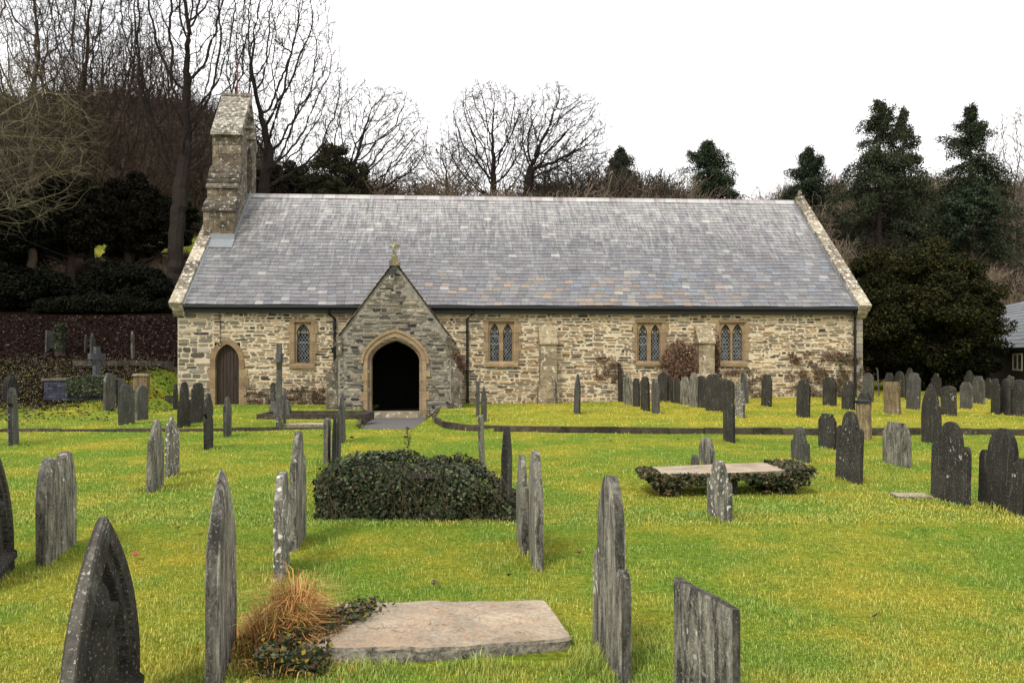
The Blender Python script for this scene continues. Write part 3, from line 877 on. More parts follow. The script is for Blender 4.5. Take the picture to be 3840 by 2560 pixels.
mb.tube([(cu, VR, 12.05), (cu, VR, 12.9), (cu, VR, 13.6)], [.03,.025,.012], 6); mb.build('lightning_rod', M['red'], bell)
mb = MB(); mb.tube([(cu, VR, 8.2+i*.0) for i in (0,)] + [(cu, VR, 8.21)], .01, 6)
mb = MB(); prs = [(0,.42),(.05,.40),(.12,.30),(.25,.24),(.42,.19),(.5,.10),(.53,.0)]
pts = [(cu, VR, 8.75+p[0]) for p in prs]; mb.tube(pts, [max(.01, p[1]*.8) for p in prs], 14); mb.build('bell', M['black'], bell)
mb = MB()
a = uz(791, 872, 2.6)[0]; b = uz(868, 872, 2.6)[0]
mb.prism([(2.28, roofz(2.28)+.05), (2.30, roofz(2.30)+.07), (2.62, roofz(2.62)+.10), (2.62, roofz(2.62)+.28), (2.645, roofz(2.64)+.28), (2.645, roofz(2.64)-.02)], lambda p, q, t: (t, p, q), a-.03, bu1+.05)
mb.build('lead_flashing', M['lead'], bell)
mb = MB()
mb.prism([(v, roofz(v)+dd) for v, dd in ((2.66,.02),(VR,.02),(VR,.22),(2.66,.22))], lambda p, q, t: (t, p, q), bu1+.002, bu1+.02)
mb.build('lead_flashing', M['lead'], bell)

# ---- porch
pz0 = -.25
apx = uz(1477, 985, PV); pzA = apx[1]; pzE = uz(1262, 1287, PV)[1]
pw_l = uz(1266, 1400, PV)[0]; pw_r = uz(1692, 1400, PV)[0]
pcu = (pw_l+pw_r)/2; phw = (pw_r-pw_l)/2; ro = .10
o0, o1 = uz(1391, 1500, PV)[0], uz(1572, 1500, PV)[0]; oc = (o0+o1)/2; ow = o1-o0
ozA = uz(1480, 1278, PV)[1]; ozS = uz(1480, 1352, PV)[1]
psl = (pzA-pzE)/(phw+ro)
def pgz(u): return pzA - psl*abs(u-pcu)
inner = arch_pts(oc, ow+.16, pz0, ozS, ozA+.06, 12)
# front wall with arched hole : ring between arch and gable outline
out = []
n = len(inner); h = n//2
for i in range(n):
    j = i if i <= h else n-1-i
    if j == 0: p = (pw_l, pz0)
    elif j == 1: p = (pw_l, inner[1][1])
    else:
        t = (j-2)/(h-2); s1 = pgz(pw_l)-inner[2][1]; s2 = pcu-pw_l; q = t*(s1+s2)
        p = (pw_l, inner[2][1]+q) if q <= s1 else (pw_l+q-s1, pgz(pw_l+q-s1))
    if i == h: p = (pcu, pzA-.02)
    out.append(p if i <= h else (2*pcu-p[0], p[1]))
mb = MB(); ring_solid(mb, inner, out, PV, PV+.45, lambda u, z, v: (u, v, z))
mb.box(pw_l, pw_l+.4, PV+.45, -.0, pz0, pgz(pw_l)-.05); mb.box(pw_r-.4, pw_r, PV+.45, -.0, pz0, pgz(pw_l)-.05)
porch = mb.build('porch', M['porch_mortar'], church)
mb = MB()
ah = lambda u, z: not ((abs(u-oc) < ow/2+.02 and z < ozS) or (z >= ozS and abs(u-oc) < (ow/2+.05)*max(0, 1-((z-ozS)/(ozA-ozS+.06))**1.8)))
clip = lambda u, z: z < pgz(u)-.06 and ah(u, z) and pw_l < u < pw_r
rubble(mb, pw_l, pw_r, pz0, pzA, lambda u, z, d: (u, PV-d, z), 44, PALP, WTP, .04, .12, .16, .62, .006, .022, clip=clip)
rubble(mb, PV+.0, 0, pz0, pgz(pw_l)-.1, lambda v, z, d: (pw_r+d, v, z), 45, PALP, WTP, .04, .12, .16, .55, .008, .02)
rubble(mb, PV+.0, 0, pz0, pgz(pw_l)-.1, lambda v, z, d: (pw_l-d, v, z), 46, PALP, WTP, .04, .12, .16, .55, .008, .02)
# rough projecting plinth
for (a, b, s_) in ((pw_l-.05, oc-ow/2-.24, 1), (oc+ow/2+.24, pw_r+.05, 2)):
    rubble(mb, a, b, pz0, .22, lambda u, z, d: (u, PV-.07-d, z), 50+s_, PALP, WTP, .05, .12, .1, .3, .006, .03)
    mb.box(a, b, PV-.07, PV-.001, pz0, .24, (.14,.13,.11))
mb.build('rubble_facing', M['rubble'], porch)
mb = MB()
i1 = arch_pts(oc, ow, pz0, ozS, ozA, 14); i2 = offset_arch(oc, ow, pz0, ozS, ozA, .10, 14); i3 = offset_arch(oc, ow, pz0, ozS, ozA, .22, 14)
ring_solid(mb, i1, i2, PV+.10, PV+.44, lambda u, z, v: (u, v, z))
ring_solid(mb, i2, i3, PV-.05, PV+.3, lambda u, z, v: (u, v, z))
h0 = [p for p in offset_arch(oc, ow, ozS-.15, ozS-.02, ozA, .225, 14)][1:-1]; h1 = [p for p in offset_arch(oc, ow, ozS-.15, ozS-.02, ozA, .30, 14)][1:-1]
ring_solid(mb, h0, h1, PV-.09, PV+.1, lambda u, z, v: (u, v, z))
for (z, h, e, sd) in [(1.05,.2,.12,1),(.35,.28,.1,1),(-.1,.25,.14,1),(.75,.2,.06,1),(.9,.25,.06,-1),(.3,.2,.1,-1),(-.15,.3,.08,-1)]:
    x = oc+sd*(ow/2+.215); mb.box(min(x, x+sd*e), max(x, x+sd*e), PV-.045, PV+.1, z, z+h)
mb.build('arch_surround', M['dressed'], porch)
mb = MB(); mb.box(oc-ow/2-.2, oc+ow/2+.2, PV-.06, PV+.5, -.3, -.02); mb.build('doorstep', M['butt'], porch)
# porch roof, thin slates ending in a verge
mb = MB(); rng = random.Random(77)
for sg in (-1, 1):
    L_ = math.hypot(phw+ro, pzA-pzE); nn = 14; du_, dz2 = (phw+ro)/L_, (pzA-pzE)/L_
    for r_ in range(nn):
        v = PV-.08
        while v < .9:
            w = rng.uniform(.24, .34); s0 = L_*r_/nn; s1 = s0+L_/nn*1.2; k = rng.uniform(.5, 1.05)
            def P(s_, v_, h_): return (pcu+sg*((phw+ro)-du_*s_+dz2*h_), v_, pzE+dz2*s_+du_*h_)
            e = rng.uniform(-.02, .02) if v < PV else 0
            c_ = (1.0*k,.95*k,.85*k)
            mb.hexa([P(s0,v+e,.03),P(s0,v+w-.006,.03),P(s1,v+w-.006,.015),P(s1,v+e,.015),P(s0,v+e,.055),P(s0,v+w-.006,.055),P(s1,v+w-.006,.03),P(s1,v+e,.03)], c_)
            v += w
    def P(s_, v_, h_): return (pcu+sg*((phw+ro)-du_*s_+dz2*h_), v_, pzE+dz2*s_+du_*h_)
    mb.hexa([P(0,PV+.01,-.04),P(0,1.5,-.04),P(L_,1.5,-.04),P(L_,PV+.01,-.04),P(0,PV+.01,.012),P(0,1.5,.012),P(L_,1.5,.012),P(L_,PV+.01,.012)], (.5,.45,.35))
mb.build('porch_roof', coping_mat('mossy porch slates', (.06,.045,.03), (.16,.125,.09), (.42,.38,.3), .1), porch)
mb = MB()
zc = pzA
c0 = (1.15,1.1,.95)
mb.box(pcu-.16, pcu+.16, PV-.12, PV+.2, zc-.10, zc+.06, (1,.9,.8)); mb.box(pcu-.09, pcu+.09, PV-.08, PV+.12, zc+.06, zc+.2, c0)
mb.hexa([(pcu-.055,PV-.05,zc+.2),(pcu+.055,PV-.05,zc+.2),(pcu+.055,PV+.07,zc+.2),(pcu-.055,PV+.07,zc+.2),(pcu-.035,PV-.04,zc+.70),(pcu+.035,PV-.04,zc+.70),(pcu+.035,PV+.05,zc+.70),(pcu-.035,PV+.05,zc+.70)], c0)
mb.box(pcu-.15, pcu+.15, PV-.045, PV+.055, zc+.47, zc+.55, c0)
mb.build('porch_cross', coping_mat('cross stone', (.12,.11,.07), (.22,.2,.13), (.45,.42,.3), .4), porch)
for sg in (-1, 1):
    # side-set corner buttress: profile in u-z
    base_u = pw_l if sg < 0 else pw_r
    pts = [(0, pz0), (.42, pz0), (.42, .05), (.33, .12), (.33, .98), (.40, .98), (.40, 1.05), (.16, 1.36), (.19, 1.36), (.19, 1.42), (.0, 1.66)]
    mb = MB(); mb.prism([(base_u+sg*p[0], p[1]) for p in pts], lambda p, q, t: (p, t, q), PV-.03, PV+.42)
    mb.build('buttress', M['bell'], porch)
    # springer block and corner stones
    mb = MB(); u_ = base_u-sg*.14
    mb.box(min(u_, base_u+sg*.03), max(u_, base_u+sg*.03), PV-.10, PV+.3, 1.72, 2.30, (1,1,1)); mb.box(min(u_, base_u+sg*.10), max(u_, base_u+sg*.10), PV-.12, PV+.3, 1.98, 2.12, (.8,.8,.8))
    mb.build('kneeler', M['bell'], porch)
# inside of the porch and church doorway
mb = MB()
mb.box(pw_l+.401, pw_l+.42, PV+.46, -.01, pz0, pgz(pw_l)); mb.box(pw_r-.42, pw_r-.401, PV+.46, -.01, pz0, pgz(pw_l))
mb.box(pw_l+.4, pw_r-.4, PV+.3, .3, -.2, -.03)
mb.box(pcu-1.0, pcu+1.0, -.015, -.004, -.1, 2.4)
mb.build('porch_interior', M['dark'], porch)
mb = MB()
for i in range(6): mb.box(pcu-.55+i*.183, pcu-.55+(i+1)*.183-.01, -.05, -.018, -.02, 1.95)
mb.build('inner_door', M['dark'], porch)  # porch shade painted as the door's colour
fu, fz = uz(1473, 1018, PV-.1)
mb = MB(); mb.hexa([(fu-.11,PV-.24,fz-.09),(fu+.09,PV-.26,fz-.11),(fu+.10,PV-.12,fz-.05),(fu-.10,PV-.12,fz-.04),(fu-.09,PV-.22,fz+.08),(fu+.10,PV-.24,fz+.06),(fu+.11,PV-.08,fz+.08),(fu-.09,PV-.08,fz+.10)])
mb.tube([(fu, PV-.1, fz), (fu+.0, PV+.02, fz-.08)], .02, 6); mb.box(fu+.09, fu+.2, PV-.07, PV+.0, fz-.10, fz-.07)
fl = mb.build('floodlight', M['black'], church)
mb = MB(); mb.tube([(fu-.03+.07*math.cos(t), PV-.06, fz-.16+.07*math.sin(t)) for t in np.linspace(0, 5.9, 14)], .011, 5)
mb.build('coiled_cable', M['white'], fl)

# ------------------------------------------------------------------ headstones
def profile(kind, w, h, seed=0):
    hw = w/2; P = []
    rng = random.Random(seed)
    if kind == 'round':
        for i in range(17):
            t = math.pi*(1-i/16); P.append((hw*math.cos(t), h-hw+hw*math.sin(t)))
    elif kind == 'lowround':
        for i in range(13):
            s = -1+2*i/12; P.append((hw*s, h-.16*w*(s*s)))
    elif kind in ('point', 'notch', 'carved'):
        Rr = w*1.45; rise = math.sqrt(Rr*Rr-(Rr-hw)**2)
        n = 12 if kind != 'carved' else 26
        for i in range(2*n+1):
            s = -1+i/n; x = hw*s; P.append((x, h-rise+math.sqrt(max(0, Rr*Rr-(abs(x)+Rr-hw)**2))))
    elif kind == 'shoulder':
        r = .31*w; sh = h-r-.10*w
        P = [(-hw, sh-.03), (-hw+.001, sh), (-hw*.72, sh), (-hw*.70, sh+.04)]
        for i in range(13):
            t = math.pi*(1-i/12); P.append((r*math.cos(t), h-r+r*math.sin(t)))
        P += [(-x, z) for x, z in reversed(P[:4])]
    elif kind == 'lobed':                      # high round centre, small round shoulders, like an old bedhead
        r = .30*w; P = []
        for i in range(7):
            t = math.pi*(1-i/6); P.append((-hw*.80+hw*.2*math.cos(t), h-.42*w+hw*.2*math.sin(t)))
        P.append((-hw*.595, h-.45*w))
        for i in range(13):
            t = math.pi*(1-i/12); P.append((r*.97*math.cos(t), h-r+r*math.sin(t)*1.0))
        P += [(-x, z) for x, z in reversed(P[:8])]
    elif kind == 'tallcentre':
        P = [(-hw, h-.95*w), (-hw*.97, h-.80*w), (-hw*.8, h-.74*w), (-hw*.64, h-.80*w), (-hw*.62, h-.62*w)]
        for i in range(13):
            t = math.pi*(1-i/12); P.append((hw*.6*math.cos(t), h-.45*w+.45*w*math.sin(t)))
        P += [(-x, z) for x, z in reversed(P[:5])]
    elif kind == 'concave':
        P = [(-hw, h-.30*w), (-hw*.92, h-.27*w), (-hw*.74, h-.20*w), (-hw*.66, h-.08*w), (-hw*.62, h-.06*w), (-hw*.4, h-.02*w), (0, h)]
        P += [(-x, z) for x, z in reversed(P[:6])]
    elif kind == 'step':
        P = [(-hw, h-.20*w), (-hw*.88, h-.18*w), (-hw*.80, h-.10*w), (-hw*.62, h-.09*w), (-hw*.60, h), (0, h+.004)]
        P += [(-x, z) for x, z in reversed(P[:5])]
    elif kind == 'chamfer':
        P = [(-hw, h-.30*w), (-hw*.95, h-.27*w), (-hw*.5, h), (0, h), (hw*.5, h), (hw*.95, h-.27*w), (hw, h-.30*w)]
    elif kind == 'flat':
        P = [(-hw+w*i/8, h+rng.uniform(-.004, .004)) for i in range(9)]
    elif kind == 'double':
        for c in (-hw/2, hw/2):
            for i in range(13):
                t = math.pi*(1-i/12); s_ = math.sin(t); P.append((c+hw*.485*math.cos(t), h-.85*hw+.85*hw*s_**.85))
    elif kind == 'jag':
        P = [(-hw+w*i/9, h-abs(i-3.5)*.035*h*1.2+rng.uniform(-.05, .05)*h) for i in range(10)]
    elif kind == 'wheel':
        for i in range(17):
            t = math.pi*(1-i/16); P.append((hw*math.cos(t), h-hw*1.05+hw*1.05*math.sin(t)))
    P = sorted(P, key=lambda p: p[0])
    Q = [P[0]]
    for p in P[1:]:
        if p[0]-Q[-1][0] < .0015: p = (Q[-1][0]+.0015, p[1])
        Q.append(p)
    # fill wide gaps so that the face has columns
    out = [Q[0]]
    for p in Q[1:]:
        a = out[-1]; n = max(1, int((p[0]-a[0])/(w/12)))
        for i in range(1, n+1): out.append((a[0]+(p[0]-a[0])*i/n, a[1]+(p[1]-a[1])*i/n))
    return out

def carve(x, z, w, h):
    """recessed gothic panel with moulded rim, sill and a hanging drape, depth inwards (m)"""
    hw = w/2; d = 0.0
    def inside(off, zb):
        ww = hw-off
        if abs(x) > ww or z < zb: return -1
        Rr = w*1.45-off; rise = math.sqrt(max(0, Rr*Rr-(Rr-ww)**2)); top = h-off*1.95-rise+math.sqrt(max(0, Rr*Rr-(abs(x)+Rr-ww)**2))
        return min(top-z, ww-abs(x), z-zb)
    zb = h-1.06*w
    e = inside(.060, zb)
    if e > 0:
        d += .016*min(1, e/.008)
        e2 = inside(.105, zb+.012)
        if e2 > 0: d += .040*min(1, e2/.014)
        if e2 > 0:
            zz = h-.50*w; r1 = math.hypot(x/(.13*w), (z-zz)/(.13*w)); r2 = 9
            if r1 < 1: d -= .040*math.sqrt(1-r1*r1)
            wd = .10*w+.16*(zz-z)
            if z < zz and abs(x) < wd:
                fold = math.sin(x/max(.05, wd)*11)*.5+.5
                d -= (.020+.020*fold)*min(1, (wd-abs(x))/.02)
    if abs(x) < hw-.03:
        if zb-.05 < z < zb: d -= .024
        elif zb-.10 < z <= zb-.05: d += .012
    return d

def headstone(name, x0, x1, yt, yb, kind, mat, label, w=None, t=None, a0=None, lean=None, ek=None, grp='gravestones standing in the churchyard', rows=10, cat='gravestone', sink=.12):
    px = (x0+x1)/2
    D = ground_depth(yb, px=px) if yb < 2520 else CZ*F/(yb-HY)
    left = px < CX
    hest = (yb-yt)/F*(D+.25)
    w = w or min(.74, max(.42, .42*hest+.14)); 
    a0 = a0 if a0 is not None else (2 if left else (-4 if px < 2250 else -14))
    best = None
    ts = [t] if t else [.055, .07, .085]
    for ti in ts:
        for a in np.arange(-75, 75.1, 1.0):
            s_, c_ = math.sin(R(a)), math.cos(R(a))
            def ext(X):
                ps = []
                for (e, n_) in ((0, -1), (0, 1), (1, -1), (1, 1)):
                    xx = X + s_*w*e + c_*ti/2*n_; yy = D + .03 + c_*w*e - s_*ti/2*n_ + (0 if c_ > 0 else w)
                    ps.append(CX + F*xx/yy)
                return min(ps), max(ps)
            X = (px-CX)/F*D
            for _ in range(6):
                e0, e1 = ext(X); X += ((x0+x1)/2-(e0+e1)/2)/F*D
            e0, e1 = ext(X); cost = abs((e1-e0)-(x1-x0)) + abs(a-a0)*.12
            if best is None or cost < best[0]: best = (cost, a, ti, X)
    _, a, ti, X = best
    s_, c_ = math.sin(R(a)), math.cos(R(a))
    cx, cy = X+s_*w/2, D+.03+c_*w/2
    zg = H(cx, cy)
    ztop = CZ-(yt-HY)/F*(cy-(0 if kind != 'flat' else c_*w/2))
    h = ztop-zg
    seed = int(x0*7+yt)
    P = profile(kind, w, h+sink, seed)
    rng = random.Random(seed)
    rws = rows
    V = []; n = len(P)
    zmaxes = [p[1] for p in P]
    def fz(z, top): return z
    for sgn in (1, -1):
        for i, (x, zt) in enumerate(P):
            for j in range(rws+1):
                f = j/rws; z = zt*f
                if kind in ('carved',): z = zt*(f**.85)
                edge = (i == 0 or i == n-1)
                th = ti/2*(.78 if edge or j == rws else 1)*((.22+.78*min(1, abs(x)/(.38*w))) if (j == rws and kind in ('carved', 'notch')) else (.7+.3*min(1, abs(x)/(.38*w))) if (j >= rws-2 and kind in ('carved', 'notch')) else 1)
                xx = x
                if kind in ('notch', 'wheel'):
                    zn = (h+sink)-(.95*w if kind == 'notch' else .75*w)
                    dd = abs(z-zn)
                    if dd < .05: xx = math.copysign(min(abs(x), w*(.40 if kind == 'notch' else .36)), x)
                y = sgn*th
                if kind in ('carved', 'carvedlow'): y = sgn*(th - (carve(x, z, w, h+sink) if sgn < 0 and not edge and j < rws else 0))
                else: y += sgn*mnoise.noise((x*2+seed, z*2, sgn*5))*.003
                xx += mnoise.noise((x*2, z*3+seed, 1))*.004*(1 if edge else .3)
                V.append((xx, y, z))
    Rn = rws+1; off = n*Rn; Fs = []
    for i in range(n-1):
        for j in range(rws):
            a_ = i*Rn+j
            Fs.append((a_, a_+1, a_+Rn+1, a_+Rn)); b_ = off+a_; Fs.append((b_, b_+Rn, b_+Rn+1, b_+1))
        Fs.append((i*Rn+rws, off+i*Rn+rws, off+(i+1)*Rn+rws, (i+1)*Rn+rws))
    for j in range(rws):
        Fs.append((j, off+j, off+j+1, j+1)); q = (n-1)*Rn+j; Fs.append((q, q+1, off+q+1, off+q))
    mb = MB(); mb.add(V, Fs)
    ek = ek or rng.uniform(.3, .95)
    mb.c = [((ek, ek, ek) if (len({v >= off for v in f}) == 2) else (1, 1, 1)) for f in Fs]
    o = mb.build(name, M[mat], None, smooth=False)
    o.location = (cx, cy, zg-sink)
    ln = lean if lean is not None else (rng.uniform(-1.6, 1.6), rng.uniform(-1.5, 1.5))
    o.rotation_euler = (R(ln[0]), R(ln[1]), R(90-a))
    tag(o, label, cat, grp)
    BASES.append((cx, cy, a, w))
    return o
BASES = []
S = headstone
G1 = 'gravestones standing in the lower lawn'; G2 = 'gravestones on the raised lawn right of the porch'; G3 = 'gravestones on the left-hand lawn and bank'
# ---- nearest
S('gravestone', 206, 531, 1936, 2905, 'carved', 'slate_carved', 'large pointed headstone with deeply carved drapery panel, cut off by bottom left edge', w=.80, t=.062, ek=2.0, a0=-4, lean=(0, 0), grp=G1, rows=110)
S('gravestone', 765, 890, 1758, 2600, 'notch', 'slate_streak', 'tall narrow pointed headstone with notched shoulder beside the orange dry grass', w=.62, t=.065, ek=.45, lean=(0, 0), grp=G1, rows=40)
S('gravestone', 1024, 1087, 1776, 2190, 'chamfer', 'slate_lichen', 'short headstone with clipped corner just left of the tall streaked one by the ivy', w=.55, grp=G1)
S('gravestone', 1085, 1149, 1616, 2075, 'shoulder', 'slate_streak', 'tall dark streaked headstone at the left end of the ivy-covered tomb', w=.6, grp=G1, lean=(0, 0))
S('gravestone', 130, 290, 1703, 2128, 'double', 'slate_streak', 'headstone with twin pointed heads on the left of the lower lawn', w=.82, grp=G1, lean=(0, -.5))
S('gravestone', -100, 57, 1685, 2235, 'carved', 'slate_carved', 'round-shouldered carved headstone cut by the left edge of the picture', w=.8, t=.1, grp=G1, rows=50)
S('gravestone', 1936, 1982, 1703, 2085, 'shoulder', 'slate_streak', 'farther of the two headstones standing edge to edge right of the ivy tomb', w=.6, grp=G1, lean=(0, 0))
S('gravestone', 1979, 2040, 1687, 2147, 'shoulder', 'slate_streak', 'nearer of the two headstones standing edge to edge right of the ivy tomb', w=.6, grp=G1, lean=(0, 0))
S('gravestone', 2220, 2371, 1781, 2580, 'tallcentre', 'slate_streak', 'very tall headstone with round head and lower shoulders in the centre foreground', w=.6, t=.06, ek=.4, grp=G1, lean=(0, 0), rows=20)
S('gravestone', 2525, 2786, 2290, 2790, 'flat', 'slate_streak', 'low flat-topped slab headstone with white lichen patch at the bottom centre', w=.56, t=.05, grp=G1, lean=(0, 1), rows=14)
S('gravestone', 2651, 2748, 1725, 1965, 'shoulder', 'slate_lichen', 'small pale headstone blotched with white lichen in front of the low table tomb', w=.5, grp=G1)
S('gravestone', 1879, 1921, 1597, 1943, 'shoulder', 'slate_dark', 'slender dark headstone at the right end of the ivy-covered tomb', w=.52, grp=G1, lean=(0, 0))
S('gravestone', 1797, 1821, 1563, 1800, 'flat', 'slate_streak', 'thin pale-edged headstone rising behind the right end of the ivy tomb', w=.5, grp=G1)
S('gravestone', 3130, 3236, 1541, 1821, 'lobed', 'slate_dark', 'tall dark headstone with round head and scrolled ears left of the broken column', w=.66, grp=G1)
S('gravestone', 3067, 3138, 1551, 1688, 'step', 'slate_dark', 'squat flat-topped headstone half behind the tall round-headed one', w=.6, grp=G1)
S('gravestone', 2966, 3039, 1599, 1738, 'shoulder', 'slate_grey', 'pale grey round-headed headstone right behind the table tomb', w=.58, grp=G1)
S('gravestone', 3308, 3421, 1584, 1757, 'step', 'slate_streak', 'broad streaked headstone with stepped flat top standing alone on the lower right', w=.72, grp=G1)
S('gravestone', 3487, 3641, 1580, 1902, 'lobed', 'slate_dark', 'big dark headstone with domed head, second from the right edge in the foreground', w=.80, grp=G1, rows=16)
S('gravestone', 3663, 3850, 1604, 1946, 'lobed', 'slate_dark', 'big dark domed headstone nearest the right edge of the picture', w=.85, grp=G1, rows=16)
S('gravestone', 3455, 3535, 1435, 1668, 'notch', 'slate_dark', 'tall pointed headstone with notched sides and rusty stains on its pale face', w=.62, grp=G1, a0=-40)
S('gravestone', 2619, 2682, 1641, 1757, 'chamfer', 'slate_streak', 'headstone with clipped corners behind the left end of the table tomb', w=.55, grp=G1)
S('gravestone', 2590, 2624, 1704, 1759, 'round', 'slate_grey', 'tiny grey footstone leaning against the clipped-corner headstone', w=.36, grp=G1)
S('gravestone', 2710, 2759, 1480, 1663, 'jag', 'slate_dark', 'broken jagged black headstone standing in front of the raised kerb', w=.5, grp=G1)
S('gravestone', 547, 613, 1574, 1850, 'shoulder', 'slate_streak', 'streaked round-headed headstone left of the white-crusted one', w=.58, grp=G1)
S('gravestone', 615, 674, 1568, 1793, 'jag', 'slate_lichen', 'rough headstone crusted white with lichen on the left lawn', w=.52, grp=G1, lean=(0, 2))
S('gravestone', 763, 801, 1486, 1690, 'wheel', 'slate_dark', 'narrow dark headstone with notched round head before the left doorway', w=.5, grp=G1, rows=24)
S('gravestone', 836, 869, 1487, 1640, 'shoulder', 'slate_grey', 'slim grey headstone in front of the wooden door', w=.45, grp=G1)
S('gravestone', 32, 73, 1452, 1673, 'wheel', 'slate_grey', 'pale narrow headstone with notched round head at the far left', w=.48, grp=G1, rows=24)
S('gravestone', 1211, 1242, 1575, 1745, 'flat', 'slate_streak', 'leftmost and shortest of the bunched headstones left of the path', w=.5, grp=G1)
S('gravestone', 1242, 1258, 1561, 1748, 'shoulder', 'slate_dark', 'thin dark headstone second in the bunch left of the path', w=.42, t=.05, grp=G1)
S('gravestone', 1257, 1277, 1537, 1748, 'round', 'slate_grey', 'thin grey headstone third in the bunch left of the path', w=.45, t=.05, grp=G1)
S('gravestone', 1276, 1298, 1472, 1662, 'shoulder', 'slate_grey', 'tallest and farthest of the bunched headstones left of the path', w=.5, t=.06, grp=G1)
# ---- left yard
S('gravestone', 663, 716, 1431, 1605, 'tallcentre', 'slate_dark', 'grey headstone with tall round head at the corner of the church', w=.56, grp=G3)
S('gravestone', 714, 766, 1434, 1588, 'concave', 'slate_dark', 'broad shouldered headstone right beside the tall round-headed one at the church corner', w=.56, grp=G3)
S('gravestone', 648, 668, 1440, 1537, 'concave', 'slate_dark', 'nearly black headstone half hidden behind the pair at the church corner', w=.5, grp=G3)
S('gravestone', 765, 790, 1474, 1600, 'round', 'slate_dark', 'dark round head peeping out behind the notched headstone by the door', w=.4, grp=G3)
S('gravestone', 385, 434, 1398, 1543, 'concave', 'slate_grey', 'tall pale-streaked headstone next to the ivy-hung brick tomb', w=.58, grp=G3)
S('gravestone', 434, 472, 1420, 1533, 'concave', 'slate_grey', 'headstone behind and between the left-hand cluster of four', w=.5, grp=G3)
S('gravestone', 441, 507, 1439, 1594, 'concave', 'slate_grey', 'nearest headstone of the left-hand cluster of four', w=.6, grp=G3)
S('gravestone', 506, 557, 1444, 1577, 'round', 'slate_grey', 'round-topped headstone at the right end of the left-hand cluster of four', w=.55, grp=G3)
S('gravestone', 7, 70, 1409, 1500, 'round', 'slate_dark', 'thick round-headed headstone behind the pale narrow one at the far left', w=.6, t=.16, grp=G3)
S('gravestone', 168, 203, 1238, 1322, 'flat', 'slate_grey', 'white-streaked headstone in the shade on the leaf-covered bank, beside the ivied stump', w=.5, grp=G3)
S('gravestone', 315, 327, 1254, 1325, 'round', 'slate_grey', 'left one of a pair of small pale headstones high on the shaded bank', w=.4, grp=G3)
S('gravestone', 337, 358, 1249, 1330, 'shoulder', 'slate_grey', 'right one of a pair of small pale headstones high on the shaded bank', w=.45, grp=G3)
S('gravestone', 492, 507, 1241, 1350, 'round', 'slate_streak', 'lone slim headstone on the brown leaf bank nearest the church', w=.42, grp=G3)
S('gravestone', 1061, 1073, 1454, 1597, 'round', 'slate_grey', 'thin grey headstone pressed behind the tall stone cross', w=.4, t=.05, grp=G3)
